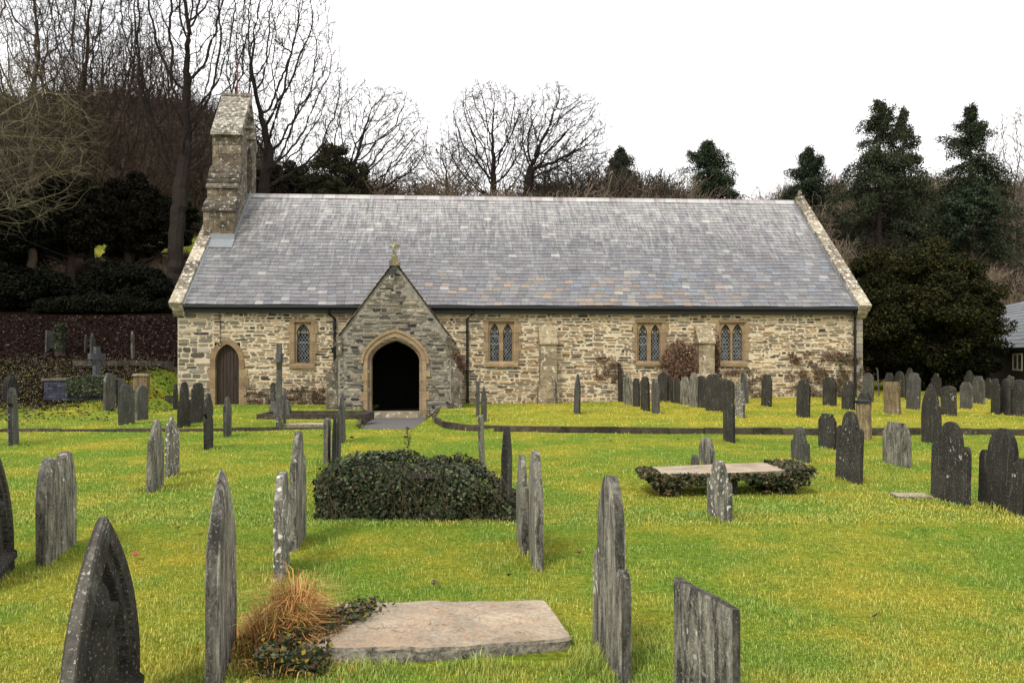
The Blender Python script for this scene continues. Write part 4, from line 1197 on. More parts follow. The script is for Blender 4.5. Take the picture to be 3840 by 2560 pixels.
# ---- centre / right upper lawn
S('gravestone', 1783, 1800, 1433, 1563, 'flat', 'slate_grey', 'left of the two slim headstones just right of the path', w=.42, t=.06, grp=G2)
S('gravestone', 1802, 1826, 1445, 1582, 'notch', 'slate_grey', 'right of the two slim headstones just right of the path', w=.45, grp=G2)
S('gravestone', 2150, 2177, 1402, 1555, 'point', 'slate_grey', 'solitary pointed headstone on the raised lawn between two groups', w=.5, grp=G2)
S('gravestone', 2040, 2064, 1375, 1512, 'flat', 'slate_dark', 'tall plain dark headstone leaning at the foot of the first wall buttress', w=.5, grp=G2)
S('gravestone', 2062, 2089, 1411, 1514, 'jag', 'slate_lichen', 'black and white blotched headstone at the foot of the first wall buttress', w=.45, grp=G2)
row = [(2253,2280,1389,1503,'flat','slate_streak','leftmost headstone of the cluster under the creeper, white streaks at its foot'),
 (2279,2309,1374,1503,'concave','slate_dark','second headstone of the cluster under the creeper, with clipped shoulder'),
 (2307,2336,1362,1507,'tallcentre','slate_dark','tallest of the cluster under the creeper, with pointed centre'),
 (2340,2371,1395,1520,'shoulder','slate_streak','fourth headstone from the left under the third window'),
 (2372,2402,1417,1526,'concave','slate_dark','fifth from the left, low and brown-grey, under the third window'),
 (2402,2439,1411,1542,'concave','slate_dark','sixth from the left, stepping forward in front of the third window'),
 (2444,2476,1419,1553,'round','slate_grey','split round-topped slim headstone standing nearest in the group by the third window'),
 (2464,2509,1397,1507,'round','slate_dark','wide round-headed slate starting the long dark row before the shrub'),
 (2509,2526,1411,1510,'round','slate_dark','narrow round-headed slate second in the long dark row'),
 (2526,2551,1415,1513,'round','slate_dark','small arched slate third in the long dark row'),
 (2551,2586,1412,1520,'concave','slate_streak','white-flecked slate fourth in the long dark row'),
 (2585,2618,1396,1527,'round','slate_streak','slate with a bold white vertical streak in the long dark row'),
 (2616,2650,1408,1531,'lowround','slate_dark','low-topped slate below the second wall buttress in the long dark row'),
 (2645,2711,1401,1543,'concave','slate_dark','widest flat-topped slate in the long dark row'),
 (2701,2756,1423,1548,'lowround','slate_dark','last and nearest round-shouldered slate of the long dark row'),
 (2756,2794,1433,1568,'shoulder','slate_lichen','headstone with bright white lichen patches right of the broken black one'),
 (2771,2808,1393,1513,'tallcentre','slate_grey','grey pointed headstone under the right edge of the fourth window'),
 (2853,2895,1403,1526,'concave','slate_dark','isolated black-streaked headstone right of the fourth window'),
 (2984,3039,1423,1569,'concave','slate_dark','headstone with one round white spot low on its face'),
 (3083,3139,1413,1523,'chamfer','slate_dark','square-shouldered headstone close to the creeper-grown wall'),
 (3155,3207,1428,1538,'shoulder','slate_dark','round-headed headstone next to the corner downpipe'),
 (3232,3277,1398,1508,'round','slate_grey','round-topped headstone just beyond the church corner'),
 (3213,3268,1473,1546,'chamfer','slate_dark','low pointed-shoulder headstone hidden behind the broken column'),
 (3314,3381,1432,1556,'flat','slate_tan','rusty brown flat-topped headstone with grass tuft at its foot'),
 (3315,3350,1397,1500,'chamfer','slate_dark','dark clipped headstone behind the rusty flat-topped one'),
 (3355,3394,1391,1491,'round','slate_dark','dark round-topped headstone in front of the yew, left of the shouldered pair'),
 (3394,3434,1380,1500,'lobed','slate_dark','tallest domed headstone in front of the yew shadow'),
 (3396,3452,1397,1537,'concave','slate_grey','grey shouldered headstone directly before the tallest domed one'),
 (3491,3532,1399,1490,'lobed','slate_dark','small domed headstone behind the tall pointed one with rust stains'),
 (3527,3591,1446,1561,'lowround','slate_dark','broad low round-topped headstone right of the rust-stained pointed one'),
 (3598,3648,1432,1534,'chamfer','slate_grey','clipped-corner grey headstone in front of a taller domed one'),
 (3617,3659,1388,1487,'lobed','slate_dark','tall domed headstone near the outbuilding wall'),
 (3648,3696,1409,1516,'concave','slate_grey','grey concave-shouldered headstone before the outbuilding'),
 (3693,3719,1417,1496,'round','slate_dark','shaded small headstone in a gap before the outbuilding'),
 (3714,3752,1419,1555,'concave','slate_dark','left one of three overlapping white-flecked headstones at the right edge'),
 (3747,3789,1419,1558,'shoulder','slate_dark','middle one of three overlapping white-flecked headstones at the right edge'),
 (3764,3802,1404,1490,'jag','slate_grey','crumbling pale headstone behind the three overlapping ones at the right edge'),
 (3785,3856,1422,1564,'round','slate_dark','right one of three overlapping headstones, cut by the right edge')]
for (x0, x1, yt, yb, k, m, lab) in row:
    S('gravestone', x0, x1, yt, yb, k, m, lab, w=None, grp=G2)

def place(px, py):
    D = ground_depth(py, px=px); x = (px-CX)/F*D; return x, D, H(x, D)
# tall cross, seen almost edge on
def stone_cross(px, py, h, armw, rz, mat, label, grp=None, t=.16):
    x, y, z = place(px, py); mb = MB()
    mb.hexa([(-.10,-t/2,-.15),(.10,-t/2,-.15),(.10,t/2,-.15),(-.10,t/2,-.15),(-.08,-t/2*.85,h),(.08,-t/2*.85,h),(.08,t/2*.85,h),(-.08,t/2*.85,h)])
    za = h-.32
    mb.box(-armw/2, -.092, -t/2*.9, t/2*.9, za-.1, za+.1); mb.box(.092, armw/2, -t/2*.9, t/2*.9, za-.1, za+.1)
    mb.box(-.11, .11, -t/2-.008, t/2+.008, za-.11, za+.11)
    mb.prism([(-.13, za-.12), (-.2, za-.1), (-.1, za-.26)], lambda p, q, s: (p, s, q), -t/2*.8, t/2*.8)
    o = mb.build('stone_cross', M[mat]); o.location = (x, y, z); o.rotation_euler = (0, R(.8), R(rz))
    return tag(o, label, 'grave cross', grp)
stone_cross(1047, 1603, (1603-1301)/F*19.2, .56, 100, 'slate_grey', 'tall weathered stone cross seen edge-on in front of the church window', None, .125)
stone_cross(362, 1418, 1.02, .55, 62, 'slate_blue', 'blue-grey stone cross in the shade behind the brick tomb')
# pedestal stone with finial behind the cross
x, y, z = place(1050, 1558)
root = empty('monument', (x, y, z), R(6)); tag(root, 'small tapering plinth with a narrow pointed stone, behind the tall cross', 'grave monument')
mb = MB(); mb.hexa([(-.30,-.2,-.05),(.30,-.2,-.05),(.30,.3,-.05),(-.30,.3,-.05),(-.22,-.12,.38),(.22,-.12,.38),(.22,.2,.38),(-.22,.2,.38)]); mb.build('plinth', M['slate_grey'], root)
mb = MB(); mb.prism([(-.25,.38),(-.13,.38),(-.13,.82),(-.16,.88),(-.19,.9),(-.22,.88),(-.25,.82)], lambda p, q, s: (p, s, q), -.03, .1); mb.build('shaft', M['slate_dark'], root)
# broken column
x, y, z = place(3240, 1647); D = y
root = empty('broken_column', (x, y, z)); tag(root, 'tan square broken column with dark cap between dark headstones', 'grave marker')
hh = (1647-1501)/F*D; mb = MB(); w_ = .16
mb.tube([(0,0,-.1),(0,0,.15),(.01,0,.35),(-.01,0,hh*.7),(-.02,0,hh-.05)], [.15,.148,.135,.145,.14], 7); mb.build('shaft', M['slate_tan'], root)
mb = MB(); mb.tube([(-.02,0,hh-.055),(-.02,0,hh)], [.155,.15], 9); mb.build('cap', M['black'], root)
# chest pedestal on the left
x, y, z = place(463, 1500); root = empty('pedestal', (x, y+1.2, z), R(12)); tag(root, 'square brown capped pedestal behind the left-hand cluster of headstones', 'grave pedestal')
zt = CZ-(1400-HY)/F*(y+1.2)-z
mb = MB(); mb.box(-.2, .2, -.2, .2, -.2, zt-.07); mb.build('block', M['slate_tan'], root)
mb = MB(); mb.hexa([(-.25,-.25,zt-.07),(.25,-.25,zt-.07),(.25,.25,zt-.07),(-.25,.25,zt-.07),(-.2,-.2,zt),(.2,-.2,zt),(.2,.2,zt),(-.2,.2,zt)]); mb.build('cap', M['slate_tan'], root)
# metal post beyond the church corner
x, y, z = place(3296, 1487); mb = MB(); mb.tube([(0,0,-.1),(0,0,.95),(-.05,0,1.02)], .03, 8)
o = mb.build('metal_post', M['slate_grey']); o.location = (x, y, z); o.rotation_euler = (0, R(-3), 0); tag(o, 'thin pale metal post against the black shade of the yew', 'post')
# small dark footstone
x, y, z = place(637, 1509); mb = MB(); mb.box(-.14,.12,-.05,.05,-.05,.19); mb.prism([(-.14,.19),(.12,.19),(.08,.22),(-.1,.22)], lambda p,q,s:(p,s,q), -.045,.045); o = mb.build('footstone', M['slate_dark']); o.location = (x, y, z); tag(o, 'low black footstone in the grass left of the church corner', 'footstone')

# ------------------------------------------------------------------ leaf clouds
def leaf_cloud(pts, nrm, size, cols, seed, aspect=1.0, jitter=.7, name='foliage', m=None, parent=None, vjit=.35):
    """one small bent leaf (quad) per point"""
    rg = np.random.RandomState(seed); n = len(pts)
    nn = nrm + rg.normal(0, jitter, (n, 3)); nn /= np.linalg.norm(nn, axis=1)[:, None]+1e-9
    t = np.cross(nn, rg.normal(0, 1, (n, 3))); t /= np.linalg.norm(t, axis=1)[:, None]+1e-9
    b = np.cross(nn, t)
    s = size*rg.uniform(.6, 1.35, n)[:, None]
    a = pts - t*s*.5*aspect; c = pts + t*s*.5*aspect
    d1 = pts + b*s*.38 - nn*s*.12; d2 = pts - b*s*.38 - nn*s*.12
    V = np.stack([a, d2, c, d1], axis=1).reshape(-1, 3)
    Fq = np.arange(4*n).reshape(-1, 4)
    cc = np.array(cols)[rg.randint(0, len(cols), n)]*rg.uniform(1-vjit, 1+vjit, n)[:, None]
    return mesh_np(name, V, Fq, m or M['leaf'], cc, parent)

def clump_points(centres, radii, per, seed, flat=1.0):
    rg = np.random.RandomState(seed); P = []; N = []
    for c, r_ in zip(centres, radii):
        d = rg.normal(0, 1, (per, 3)); d /= np.linalg.norm(d, axis=1)[:, None]
        rr = r_*rg.uniform(.55, 1.08, per)[:, None]
        q = d*rr; q[:, 2] *= flat
        P.append(q+np.array(c)); N.append(d*.6+np.array([0, -.1, .5]))
    return np.concatenate(P), np.concatenate(N)

IVY = [(.020,.034,.011),(.034,.05,.018),(.012,.02,.008),(.055,.072,.03),(.10,.115,.055),(.035,.024,.014)]
def ivy_box(cx, cy, lx, ly, hz, seed, n, label_root, slope_r=0, parent=None, name='ivy', z0=0, size=.055, cols=IVY, bulge=.06, rot=0):
    rg = np.random.RandomState(seed); P = []; N = []
    while len(P) < n:
        f = rg.choice(5, p=[.42, .28, .1, .1, .1])
        u, v = rg.uniform(-1, 1), rg.uniform(0, 1)
        if f == 0: p = np.array([u*lx/2, -ly/2, v*hz]); nn = np.array([0, -1, .25])
        elif f == 1: p = np.array([u*lx/2, (v-.5)*ly, hz]); nn = np.array([0, -.2, 1])
        elif f == 2: p = np.array([-lx/2, u*ly/2, v*hz]); nn = np.array([-1, 0, .3])
        elif f == 3: p = np.array([lx/2, u*ly/2, v*hz]); nn = np.array([1, 0, .3])
        else: p = np.array([u*lx/2, ly/2, v*hz]); nn = np.array([0, 1, .3])
        b = bulge*(mnoise.noise((p[0]*3+seed, p[1]*3, p[2]*3))*1.6+rg.uniform(-.5, .7))
        if slope_r and p[0] > lx/2-slope_r:
            k = (p[0]-(lx/2-slope_r))/slope_r
            zl = hz*(1-.8*k**1.3)
            if p[2] > zl: p[2] = zl; 
        p = p+nn*b
        if p[2] < .0: p[2] = rg.uniform(0, .05)
        if slope_r:
            q_ = max(0, p[2]/hz-.45)/.55; p[0] *= 1-.075*q_**2; p[1] *= 1-.20*q_**2; p[2] -= .10*hz*(abs(p[0])/(lx/2))**4+.04*hz*math.sin(p[0]*3+1)
            if p[2] < 0: p[2] = .02
        P.append(p); N.append(nn)
    P = np.array(P); N = np.array(N)
    return leaf_cloud(P+np.array([0, 0, z0]), N, size, cols, seed, 1.0, .55, name, M['leaf'], parent)

def twigs(mb, starts, seed, L=.4, r=.004, col=(.10,.07,.045), up=.0, k=3, n=4):
    rg = random.Random(seed)
    for (p, d) in starts:
        pts = [tuple(p)]; q = Vector(p); dd = Vector(d).normalized()
        for i in range(n):
            dd = (dd + Vector((rg.uniform(-.5,.5), rg.uniform(-.5,.5), rg.uniform(-.5,.5)+up))*.6).normalized()
            q = q+dd*L/n*rg.uniform(.6, 1.4); pts.append(tuple(q))
        mb.tube(pts, [r*(1-.6*i/n) for i in range(n+1)], k, col, cap=False)

# ---- ivy covered chest tomb
root = empty('chest_tomb', (-.98, 8.78, 0), R(-1)); tag(root, 'chest tomb smothered in dark ivy in the middle of the lawn', 'chest tomb')
mb = MB(); mb.box(-.9, .5, -.36, .36, -.1, .41, (.6,.6,.6)); mb.box(-.96, .54, -.42, .42, .41, .46); mb.build('chest', M['slate_dark'], root)
ivy_box(0, 0, 2.05, .92, .51, 5, 17000, None, slope_r=.62, parent=root, size=.042, bulge=.095)
mb = MB(); rg = random.Random(2); st = []
for i in range(110):
    x = rg.uniform(-1.0, .95); st.append(((x, -.5+rg.uniform(-.05,.05), rg.uniform(.1,.6)), (rg.uniform(-.5,.5), -.4, -.6)))
for i in range(30): st.append(((rg.uniform(-1, .6), rg.uniform(-.4,.3), .52), (rg.uniform(-1,1), rg.uniform(-.6,.3), -.1)))
for i in range(10): st.append(((.8, -.3, .2), (.8, rg.uniform(-.5,.5), -.1)))
twigs(mb, st, 3, .34, .003, (.085,.06,.035)); mb.build('stems', M['bark'], root)
# ---- low table tomb with ivy rim
root = empty('table_tomb', (2.62, 10.22, 0), R(2.0)); tag(root, 'low table tomb with pale flat slab and ivy hanging from both ends', 'table tomb')
mb = MB(); rg = random.Random(8)
n = 16; top = []; bot = []
mb.prism([(-.96,-.38),(-.3,-.40),(.4,-.39),(.97,-.37),(.98,.0),(.96,.36),(0,.38),(-.95,.36),(-.97,0)], lambda p, q, t: (p, q, t), .205, .265)
mb.build('slab', M['ledger'], root).rotation_euler = (0, R(-2.0), 0)
mb = MB()
for sx in (-.7, 0, .7):
    mb = MB(); mb.box(sx-.12, sx+.12, -.26, .26, -.05, .20); mb.build('support', M['slate_dark'], root)
BRN = [(.13,.085,.04),(.09,.07,.03),(.16,.12,.06),(.05,.06,.025),(.035,.045,.015)]
rgn = np.random.RandomState(4); P = []; N = []
for i in range(5200):
    e = rgn.rand()
    if e < .40: x = .66+.38*rgn.rand()**1.0; y = rgn.uniform(-.44,.44); z = .27+.05*rgn.rand() if rgn.rand() < .45 else rgn.uniform(.02,.27); x = x if z > .2 else x-.22*(1-z/.27)-.06
    elif e < .72: x = -.86-.20*rgn.rand(); y = rgn.uniform(-.44,.1); z = .22+.05*rgn.rand() if rgn.rand() < .5 else rgn.uniform(.02,.23); x = x if z > .18 else x+.25*(1-z/.23)
    else: x = rgn.uniform(-.95,.95); y = -.40-rgn.rand()*.05; z = .25-.14*rgn.rand()**1.5*(1 if abs(x) > .3 else .5)
    P.append((x, y, z)); N.append((np.sign(x)*.3, -.6, .6))
P = np.array(P); top = P[:, 2] > .2
leaf_cloud(P, np.array(N), .052, BRN+IVY[:3], 9, 1, .6, 'ivy', M['leaf'], root)
# ---- foreground ledger slab
root = None
pts = [(-1.17,4.42),(-.9,4.40),(-.3,4.46),(.1,4.55),(.30,4.60),(.335,4.63),(.275,5.0),(.21,5.32),(-.4,5.27),(-1.12,5.20),(-1.16,4.9)]
mb = MB(); rg = random.Random(3)
fine_o = []
for a, b in zip(pts, pts[1:]+pts[:1]):
    n = max(1, int(math.dist(a, b)/.05))
    for i in range(n): fine_o.append((a[0]+(b[0]-a[0])*i/n, a[1]+(b[1]-a[1])*i/n))
n = len(fine_o); cxm = sum(p[0] for p in fine_o)/n; cym = sum(p[1] for p in fine_o)/n
V = []
for (s_, z) in ((1.0, -.03), (1.006, .015), (1.0, .04), (1.004, .058), (.99, .074)):
    for i, p in enumerate(fine_o):
        j = mnoise.noise((p[0]*9, p[1]*9, z*60))*.020
        V.append((cxm+(p[0]-cxm)*(s_+j*.5), cym+(p[1]-cym)*(s_+j*.8), z+mnoise.noise((p[0]*6, p[1]*6, 0))*.008+(.012 if p[0] < -.5 else 0)))
Fs = []
for l in range(4):
    for i in range(n): Fs.append((l*n+i, l*n+(i+1) % n, (l+1)*n+(i+1) % n, (l+1)*n+i))
Fs.append(tuple(range(4*n, 5*n)))
mb.add(V, Fs); o = mb.build('ledger_slab', M['ledger']); tag(o, 'pale rectangular ledger slab lying in the foreground grass, orange stained', 'ledger slab')
# moss tufts and twigs lying on the slab belong to it
mb = MB(); st = [((rg.uniform(-1.0,.2), rg.uniform(4.55,5.2), .082), (rg.uniform(-1,1), rg.uniform(-1,1), 0)) for i in range(120)]
for (p, d) in st:
    L = rg.uniform(.02, .09); q = Vector(p); dd = Vector(d).normalized()
    mb.tube([tuple(q), tuple(q+dd*L*.5+Vector((0,0,.002))), tuple(q+dd*L)], .0009, 3, rg.choice([(.30,.13,.05),(.22,.10,.04),(.12,.06,.03)]), cap=False)
o2 = mb.build('fallen_twigs', M['straw'], o)
def slab(px0, px1, py, lx, ly, rz, label, h=.05):
    x, y, z = place((px0+px1)/2, py); mb = MB(); mb.prism([(-lx/2,0),(lx/2,-.02),(lx/2+.02,ly),(-lx/2,ly)], lambda p, q, t: (p, q, t), -.1, h)
    o = mb.build('ledger_slab', M['ledger']); o.location = (x, y, z); o.rotation_euler = (0, 0, R(rz)); return tag(o, label, 'ledger slab')
slab(1065, 1215, 1607, .95, .55, 0, 'narrow ledger slab lying flush in the grass at the foot of the stone cross')
slab(3367, 3494, 1872, .38, .28, -6, 'small pale slab nearly buried in moss beside the big domed headstone', .03)
# kerbed grave by the porch
x, y, z = place(960, 1572)
a = place(962, 1572); b = place(1318, 1580)
root = empty('kerbed_grave', (a[0], a[1], a[2]), 0); tag(root, 'grave outlined by low dark kerb stones left of the porch', 'kerbed grave')
Lk = b[0]-a[0]+.2; dpt = 1.3
for (q0, q1, w0, w1) in ((0, Lk*.42, 0, .1), (Lk*.42+.01, Lk, 0.0, .1), (0, Lk, dpt, dpt+.1)):
    mb = MB(); mb.box(q0, q1, w0, w1, -.1, .13); mb.build('kerb_stone', M['kerb'], root)
for q0 in (-.001, Lk-.1):
    mb = MB(); mb.box(q0, q0+.1, .102, dpt-.002, -.1, .128); mb.build('kerb_stone', M['kerb'], root)
# brick tomb with ivy on the left bank
x, y, z = place(280, 1500); zt = CZ-(1419-HY)/F*y-z
wl_ = (392-169)/F*y
root = empty('brick_tomb', (x, y, z), R(3)); tag(root, 'dark blue-grey brick tomb with ivy over its right half, on the left bank', 'brick tomb')
mb = MB(); rg = random.Random(5); zz = -.1; r_ = 0
while zz < zt-.09:
    u = -wl_/2 + (0 if r_ % 2 else -.12)
    while u < wl_/2:
        a_, b_ = max(u, -wl_/2), min(u+.24, wl_/2); k = rg.uniform(.6, 1.3)
        if b_-a_ > .03: mb.box(a_+.004, b_-.004, -.004-rg.uniform(0,.006), .2, zz+.004, zz+.076, (k,k,k*1.05))
        u += .24
    zz += .08; r_ += 1
mb.box(-wl_/2+.01, wl_/2-.01, .01, .9, -.1, zt-.06, (.5,.5,.5)); mb.build('brickwork', coping_mat('blue brick', (.035,.038,.05), (.085,.09,.11), (.2,.2,.2), -.5), root)
mb = MB(); mb.box(-wl_/2-.06, wl_/2+.06, -.06, .96, zt-.058, zt, (2,2,2.1)); mb.build('coping_slab', M['kerb'], root)
rgn = np.random.RandomState(3); n = 2600; P = np.stack([wl_/2-rgn.rand(n)**1.3*wl_*.62, -.03-rgn.rand(n)*.07, zt*.98-rgn.rand(n)**1.2*zt*.8], 1)
P2 = np.stack([rgn.uniform(-.1, wl_/2, 700), rgn.uniform(-.1,.9,700), zt+rgn.rand(700)*.08], 1)
leaf_cloud(np.concatenate([P, P2]), np.concatenate([np.tile([0,-1,.3], (n,1)), np.tile([0,-.3,1], (700,1))]).astype(float), .075, IVY, 3, 1, .5, 'ivy', M['leaf'], root)
# low retaining edge on the bank
mb = MB(); rg = random.Random(6)
for i in range(12):
    xa = -15.5+i*.40; k = rg.uniform(.7, 1.3); yy = 29.0+rg.uniform(-.03,.03); zz = H(xa, 29.0)
    mb.box(xa, xa+.385, yy-.15, yy+.12, zz-.25, zz+.16, (k,k,k))
o = mb.build('retaining_wall', M['kerb']); tag(o, 'low black stone edging across the leaf-covered bank left of the church', 'low wall')
mb = MB()
for i in range(9):
    xa = -22+i*.7; zz = H(xa, 24.4); k = rg.uniform(.7, 1.6); mb.box(xa, xa+.68, 24.3, 24.55, zz-.2, zz+.22, (k*1.5,k*1.3,k*.8))
o = mb.build('retaining_wall', M['kerb']); tag(o, 'mossy stone edging on the far-left bank behind the round headstone', 'low wall')

# ------------------------------------------------------------------ trees
def grow_tree(seed, h, trunk_r, levels=5, kids=5, up=.12, spread=38, trunk_frac=.28, lean=(0, 0), col=(.07,.055,.045), forks=3, wig=.16, tipk=1.0, dirs=None):
    rg = random.Random(seed); mb = MB()
    sides = [9, 7, 5, 4, 3, 3, 3]
    def rv(d, ang):
        az = rg.uniform(0, 2*math.pi)
        a = d.cross(Vector((0, 0, 1)) if abs(d.z) < .95 else Vector((1, 0, 0))).normalized(); b = d.cross(a)
        v = a*math.cos(az)+b*math.sin(az)
        return (d*math.cos(ang)+v*math.sin(ang)).normalized()
    def branch(p, d, L, r, lev):
        n = 5 if lev < 2 else (4 if lev < 4 else 3)
        pts = [tuple(p)]; rad = [r]; q = Vector(p); dd = Vector(d); node = []
        for i in range(n):
            wg = wig*(1 if lev < 3 else 1.7)
            dd = (dd + Vector((rg.gauss(0, wg), rg.gauss(0, wg), rg.gauss(0, wg)+up*(.3 if lev == 0 else 1 if lev < 3 else .35)))).normalized()
            q = q+dd*(L/n); pts.append(tuple(q)); rr = r*(1-.55*(i+1)/n); rad.append(max(rr, .0075*tipk)); node.append((Vector(q), Vector(dd), rr))
        k = rg.uniform(.75, 1.25); c = (col[0]*k, col[1]*k, col[2]*k)
        mb.tube(pts, rad, sides[lev], c, cap=False)
        if lev >= levels: return
        nk = kids if lev else forks+2
        for i in range(nk):
            t = rg.uniform(.25, 1) if lev else rg.uniform(.45, 1)
            if i == 0 or (lev == 0 and i < forks): t = 1.0
            idx = min(n-1, int(t*n-1e-6)); P_, D_, r0 = node[idx]
            ang = R(rg.uniform(.45, 1.15)*spread) if not (i == 0 and lev) else R(rg.uniform(4, 16))
            L2 = L*rg.uniform(.58, .82) if lev else h*(1-trunk_frac)*rg.uniform(.36, .46)
            branch(P_, rv(D_, ang), L2, max(r0*rg.uniform(.66, .88), .0085*tipk), lev+1)
    spread = spread*.86
    branch(Vector((0, 0, -.3)), Vector((lean[0], lean[1], 1)).normalized(), h*trunk_frac+.3, trunk_r, 0)
    return mb

def fit(mb, h, wx=None, cxs=None):
    V = np.array(mb.v); top = np.percentile(V[:, 2], 99.9)
    k = h/top; V[:, 2] *= k
    if wx:
        s = wx/(np.percentile(V[:, 0], 99.5)-np.percentile(V[:, 0], .5)); print('FIT', round(s, 2), round(k, 2)); V[:, 0] *= s; V[:, 1] *= s
        if cxs is not None:        # shear crown centre sideways
            c = (np.percentile(V[:, 0], 99.5)+np.percentile(V[:, 0], .5))/2
            V[:, 0] += (cxs-c)*np.clip(V[:, 2]/h, 0, 1)
    mb.v = [tuple(v) for v in V]
from mathutils.kdtree import KDTree
def colonise(seed, base, fork, centre, half, natt, step, r0, col, tw=3, twl=.55, limbs=0, droop=0.0, low=-1.0, expo=2.25, trunk_r=None):
    """a crown grown towards points filling its envelope, branch radii from the pipe model"""
    rn = np.random.RandomState(seed); rg = random.Random(seed)
    A = []
    while len(A) < natt:
        d = rn.uniform(-1, 1, 3); q = np.linalg.norm(d)
        if q > 1 or d[2] < low: continue
        k = 1+.28*mnoise.noise((d[0]*1.7+seed, d[1]*1.7, d[2]*1.7))
        if q > k or rn.rand() > .25+.75*q: continue
        A.append(np.array(centre)+d*np.array(half))
    A = np.array(A)
    P = []; par = []
    n0 = max(3, int(math.dist(base, fork)/step))
    for i in range(n0+1):
        t = i/n0; P.append(Vector(base).lerp(Vector(fork), t)+Vector((rg.uniform(-1,1), rg.uniform(-1,1), 0))*step*.16*(1 if 0 < i else 0)); par.append(i-1)
    heads = [len(P)-1]
    D_ = [Vector((0,0,1))]*len(P)
    alive = np.ones(len(A), bool)
    reach = step*10; kill = step*1.5
    for it in range(130):
        kd = KDTree(len(P))
        for i, p in enumerate(P):
            if i >= n0*.55: kd.insert(p, i)
        kd.balance(); acc = {}
        idx = np.nonzero(alive)[0]
        for a in idx:
            co_, ni, ds = kd.find(A[a])
            if ds < kill: alive[a] = False; continue
            if ds < reach or it < 14: acc.setdefault(ni, []).append((Vector(A[a])-P[ni]).normalized())
        if not acc: break
        grew = 0
        for ni, vs in acc.items():
            v = sum(vs, Vector())/len(vs)
            v = (v.normalized()+D_[ni]*.35+Vector((rg.gauss(0,.2), rg.gauss(0,.2), rg.gauss(0,.2)-droop))).normalized()
            q = P[ni]+v*step
            P.append(q); par.append(ni); D_.append(v); grew += 1
        if grew == 0 or len(P) > 16000: break
    n = len(P); kids = [[] for _ in range(n)]
    for i in range(1, n): kids[par[i]].append(i)
    w = [0.0]*n
    for i in range(n-1, -1, -1):
        w[i] = (r0**expo) if not kids[i] else sum(w[k] for k in kids[i])
    rad = [x**(1/expo) for x in w]
    if trunk_r:
        f = trunk_r/rad[0]
        rad = [r_*(1+(f-1)*min(1, max(0, (r_-r0)/(rad[0]-r0)))) for r_ in rad]
    mb = MB(); stack = [(0, None)]
    while stack:
        i, p = stack.pop(); chain = [i] if p is None else [p, i]
        while kids[chain[-1]]:
            ks = sorted(kids[chain[-1]], key=lambda k_: -w[k_])
            for k_ in ks[1:]: stack.append((k_, chain[-1]))
            chain.append(ks[0])
        r_ = [rad[c] for c in chain]
        if p is not None: r_[0] = min(rad[p], r_[1]*1.2)
        k = rg.uniform(.8, 1.2); big = r_[min(1, len(r_)-1)]
        mb.tube([tuple(P[c]) for c in chain], r_, 9 if big > .12 else 5 if big > .035 else 3, (col[0]*k, col[1]*k, col[2]*k), cap=False)
    for i in range(n0, n):
        if len(kids[i]) == 0 or (rad[i] < r0*2.6 and rg.random() < .55):
            for t in range(tw+1 if not kids[i] else 2):
                d = (D_[i]+Vector((rg.gauss(0,.55), rg.gauss(0,.55), rg.gauss(.1-droop,.5)))).normalized(); L = twl*rg.uniform(.5, 1.3)
                a = P[i]; b = a+d*L*.5; d2 = (d+Vector((rg.gauss(0,.3), rg.gauss(0,.3), rg.gauss(.1-droop,.3)))).normalized(); c_ = b+d2*L*.5
                mb.tube([tuple(a), tuple(b), tuple(c_)], [r0*.75, r0*.6, r0*.4], 3, col, cap=False)
                if rg.random() < .6:
                    d3 = (d+Vector((rg.gauss(0,.8), rg.gauss(0,.8), rg.gauss(0,.6)))).normalized()
                    mb.tube([tuple(b), tuple(b+d3*L*.45)], [r0*.55, r0*.35], 3, col, cap=False)
    return mb
def bare_tree(px, D, yfork, box, label, seed, grp=None, name='bare_tree', natt=1500, step=.27, r0=.011, col=(.035,.028,.023), fx=None, **kw):
    """px: photo column of the foot, yfork: photo row of the first fork, box: crown extent (x0, x1, ytop, ybottom) in photo pixels"""
    k = D/F; x = (px-CX)*k; z = H(x, D)
    x0, x1, y0, y1 = box
    cx = ((x0+x1)/2-CX)*k-x; hx = (x1-x0)/2*k; zt = CZ-(y0-HY)*k-z; zb = CZ-(y1-HY)*k-z
    zf = max(.8, CZ-(yfork-HY)*k-z); fxx = ((fx if fx else px)-CX)*k-x
    mb = colonise(seed, (0,0,-.3), (fxx,0,zf), (cx, 0, (zt+zb)/2), (hx, hx*.8, (zt-zb)/2), natt, step, r0, col, **kw)
    o = mb.build(name, M['bark']); o.location = (x, D, z); return tag(o, label, 'tree', grp)
GT = 'leafless trees behind the church'
bare_tree(650, 40, 790, (440, 960, -520, 760), 'big bare tree with forked dark trunk just left of the bellcote', 11, GT, natt=5060, step=.27, r0=.013, trunk_r=.36, fx=668)
bare_tree(985, 44, 800, (830, 1310, -130, 720), 'tall bare tree spreading to the right behind the bellcote', 12, GT, natt=4400, step=.27, r0=.013, trunk_r=.31)
bare_tree(1300, 50, 760, (1170, 1640, 300, 790), 'smaller bare tree leaning right above the left part of the roof', 17, GT, natt=2860, r0=.013, fx=1270, trunk_r=.26)
bare_tree(1850, 58, 730, (1640, 2030, 300, 760), 'left half of the round-headed pair of bare trees above the roof', 13, GT, natt=3740, step=.26, r0=.013, col=(.03,.024,.02), trunk_r=.31)
bare_tree(1945, 57, 640, (1900, 2290, 305, 740), 'right half of the round-headed pair, its trunk leaning right', 24, GT, natt=3740, step=.26, r0=.013, col=(.026,.021,.018), fx=1990, trunk_r=.36)
bare_tree(1680, 60, 740, (1500, 1860, 520, 800), 'low bushy bare tree filling the gap left of the round-headed pair', 26, GT, natt=1980, r0=.013, col=(.06,.047,.036))
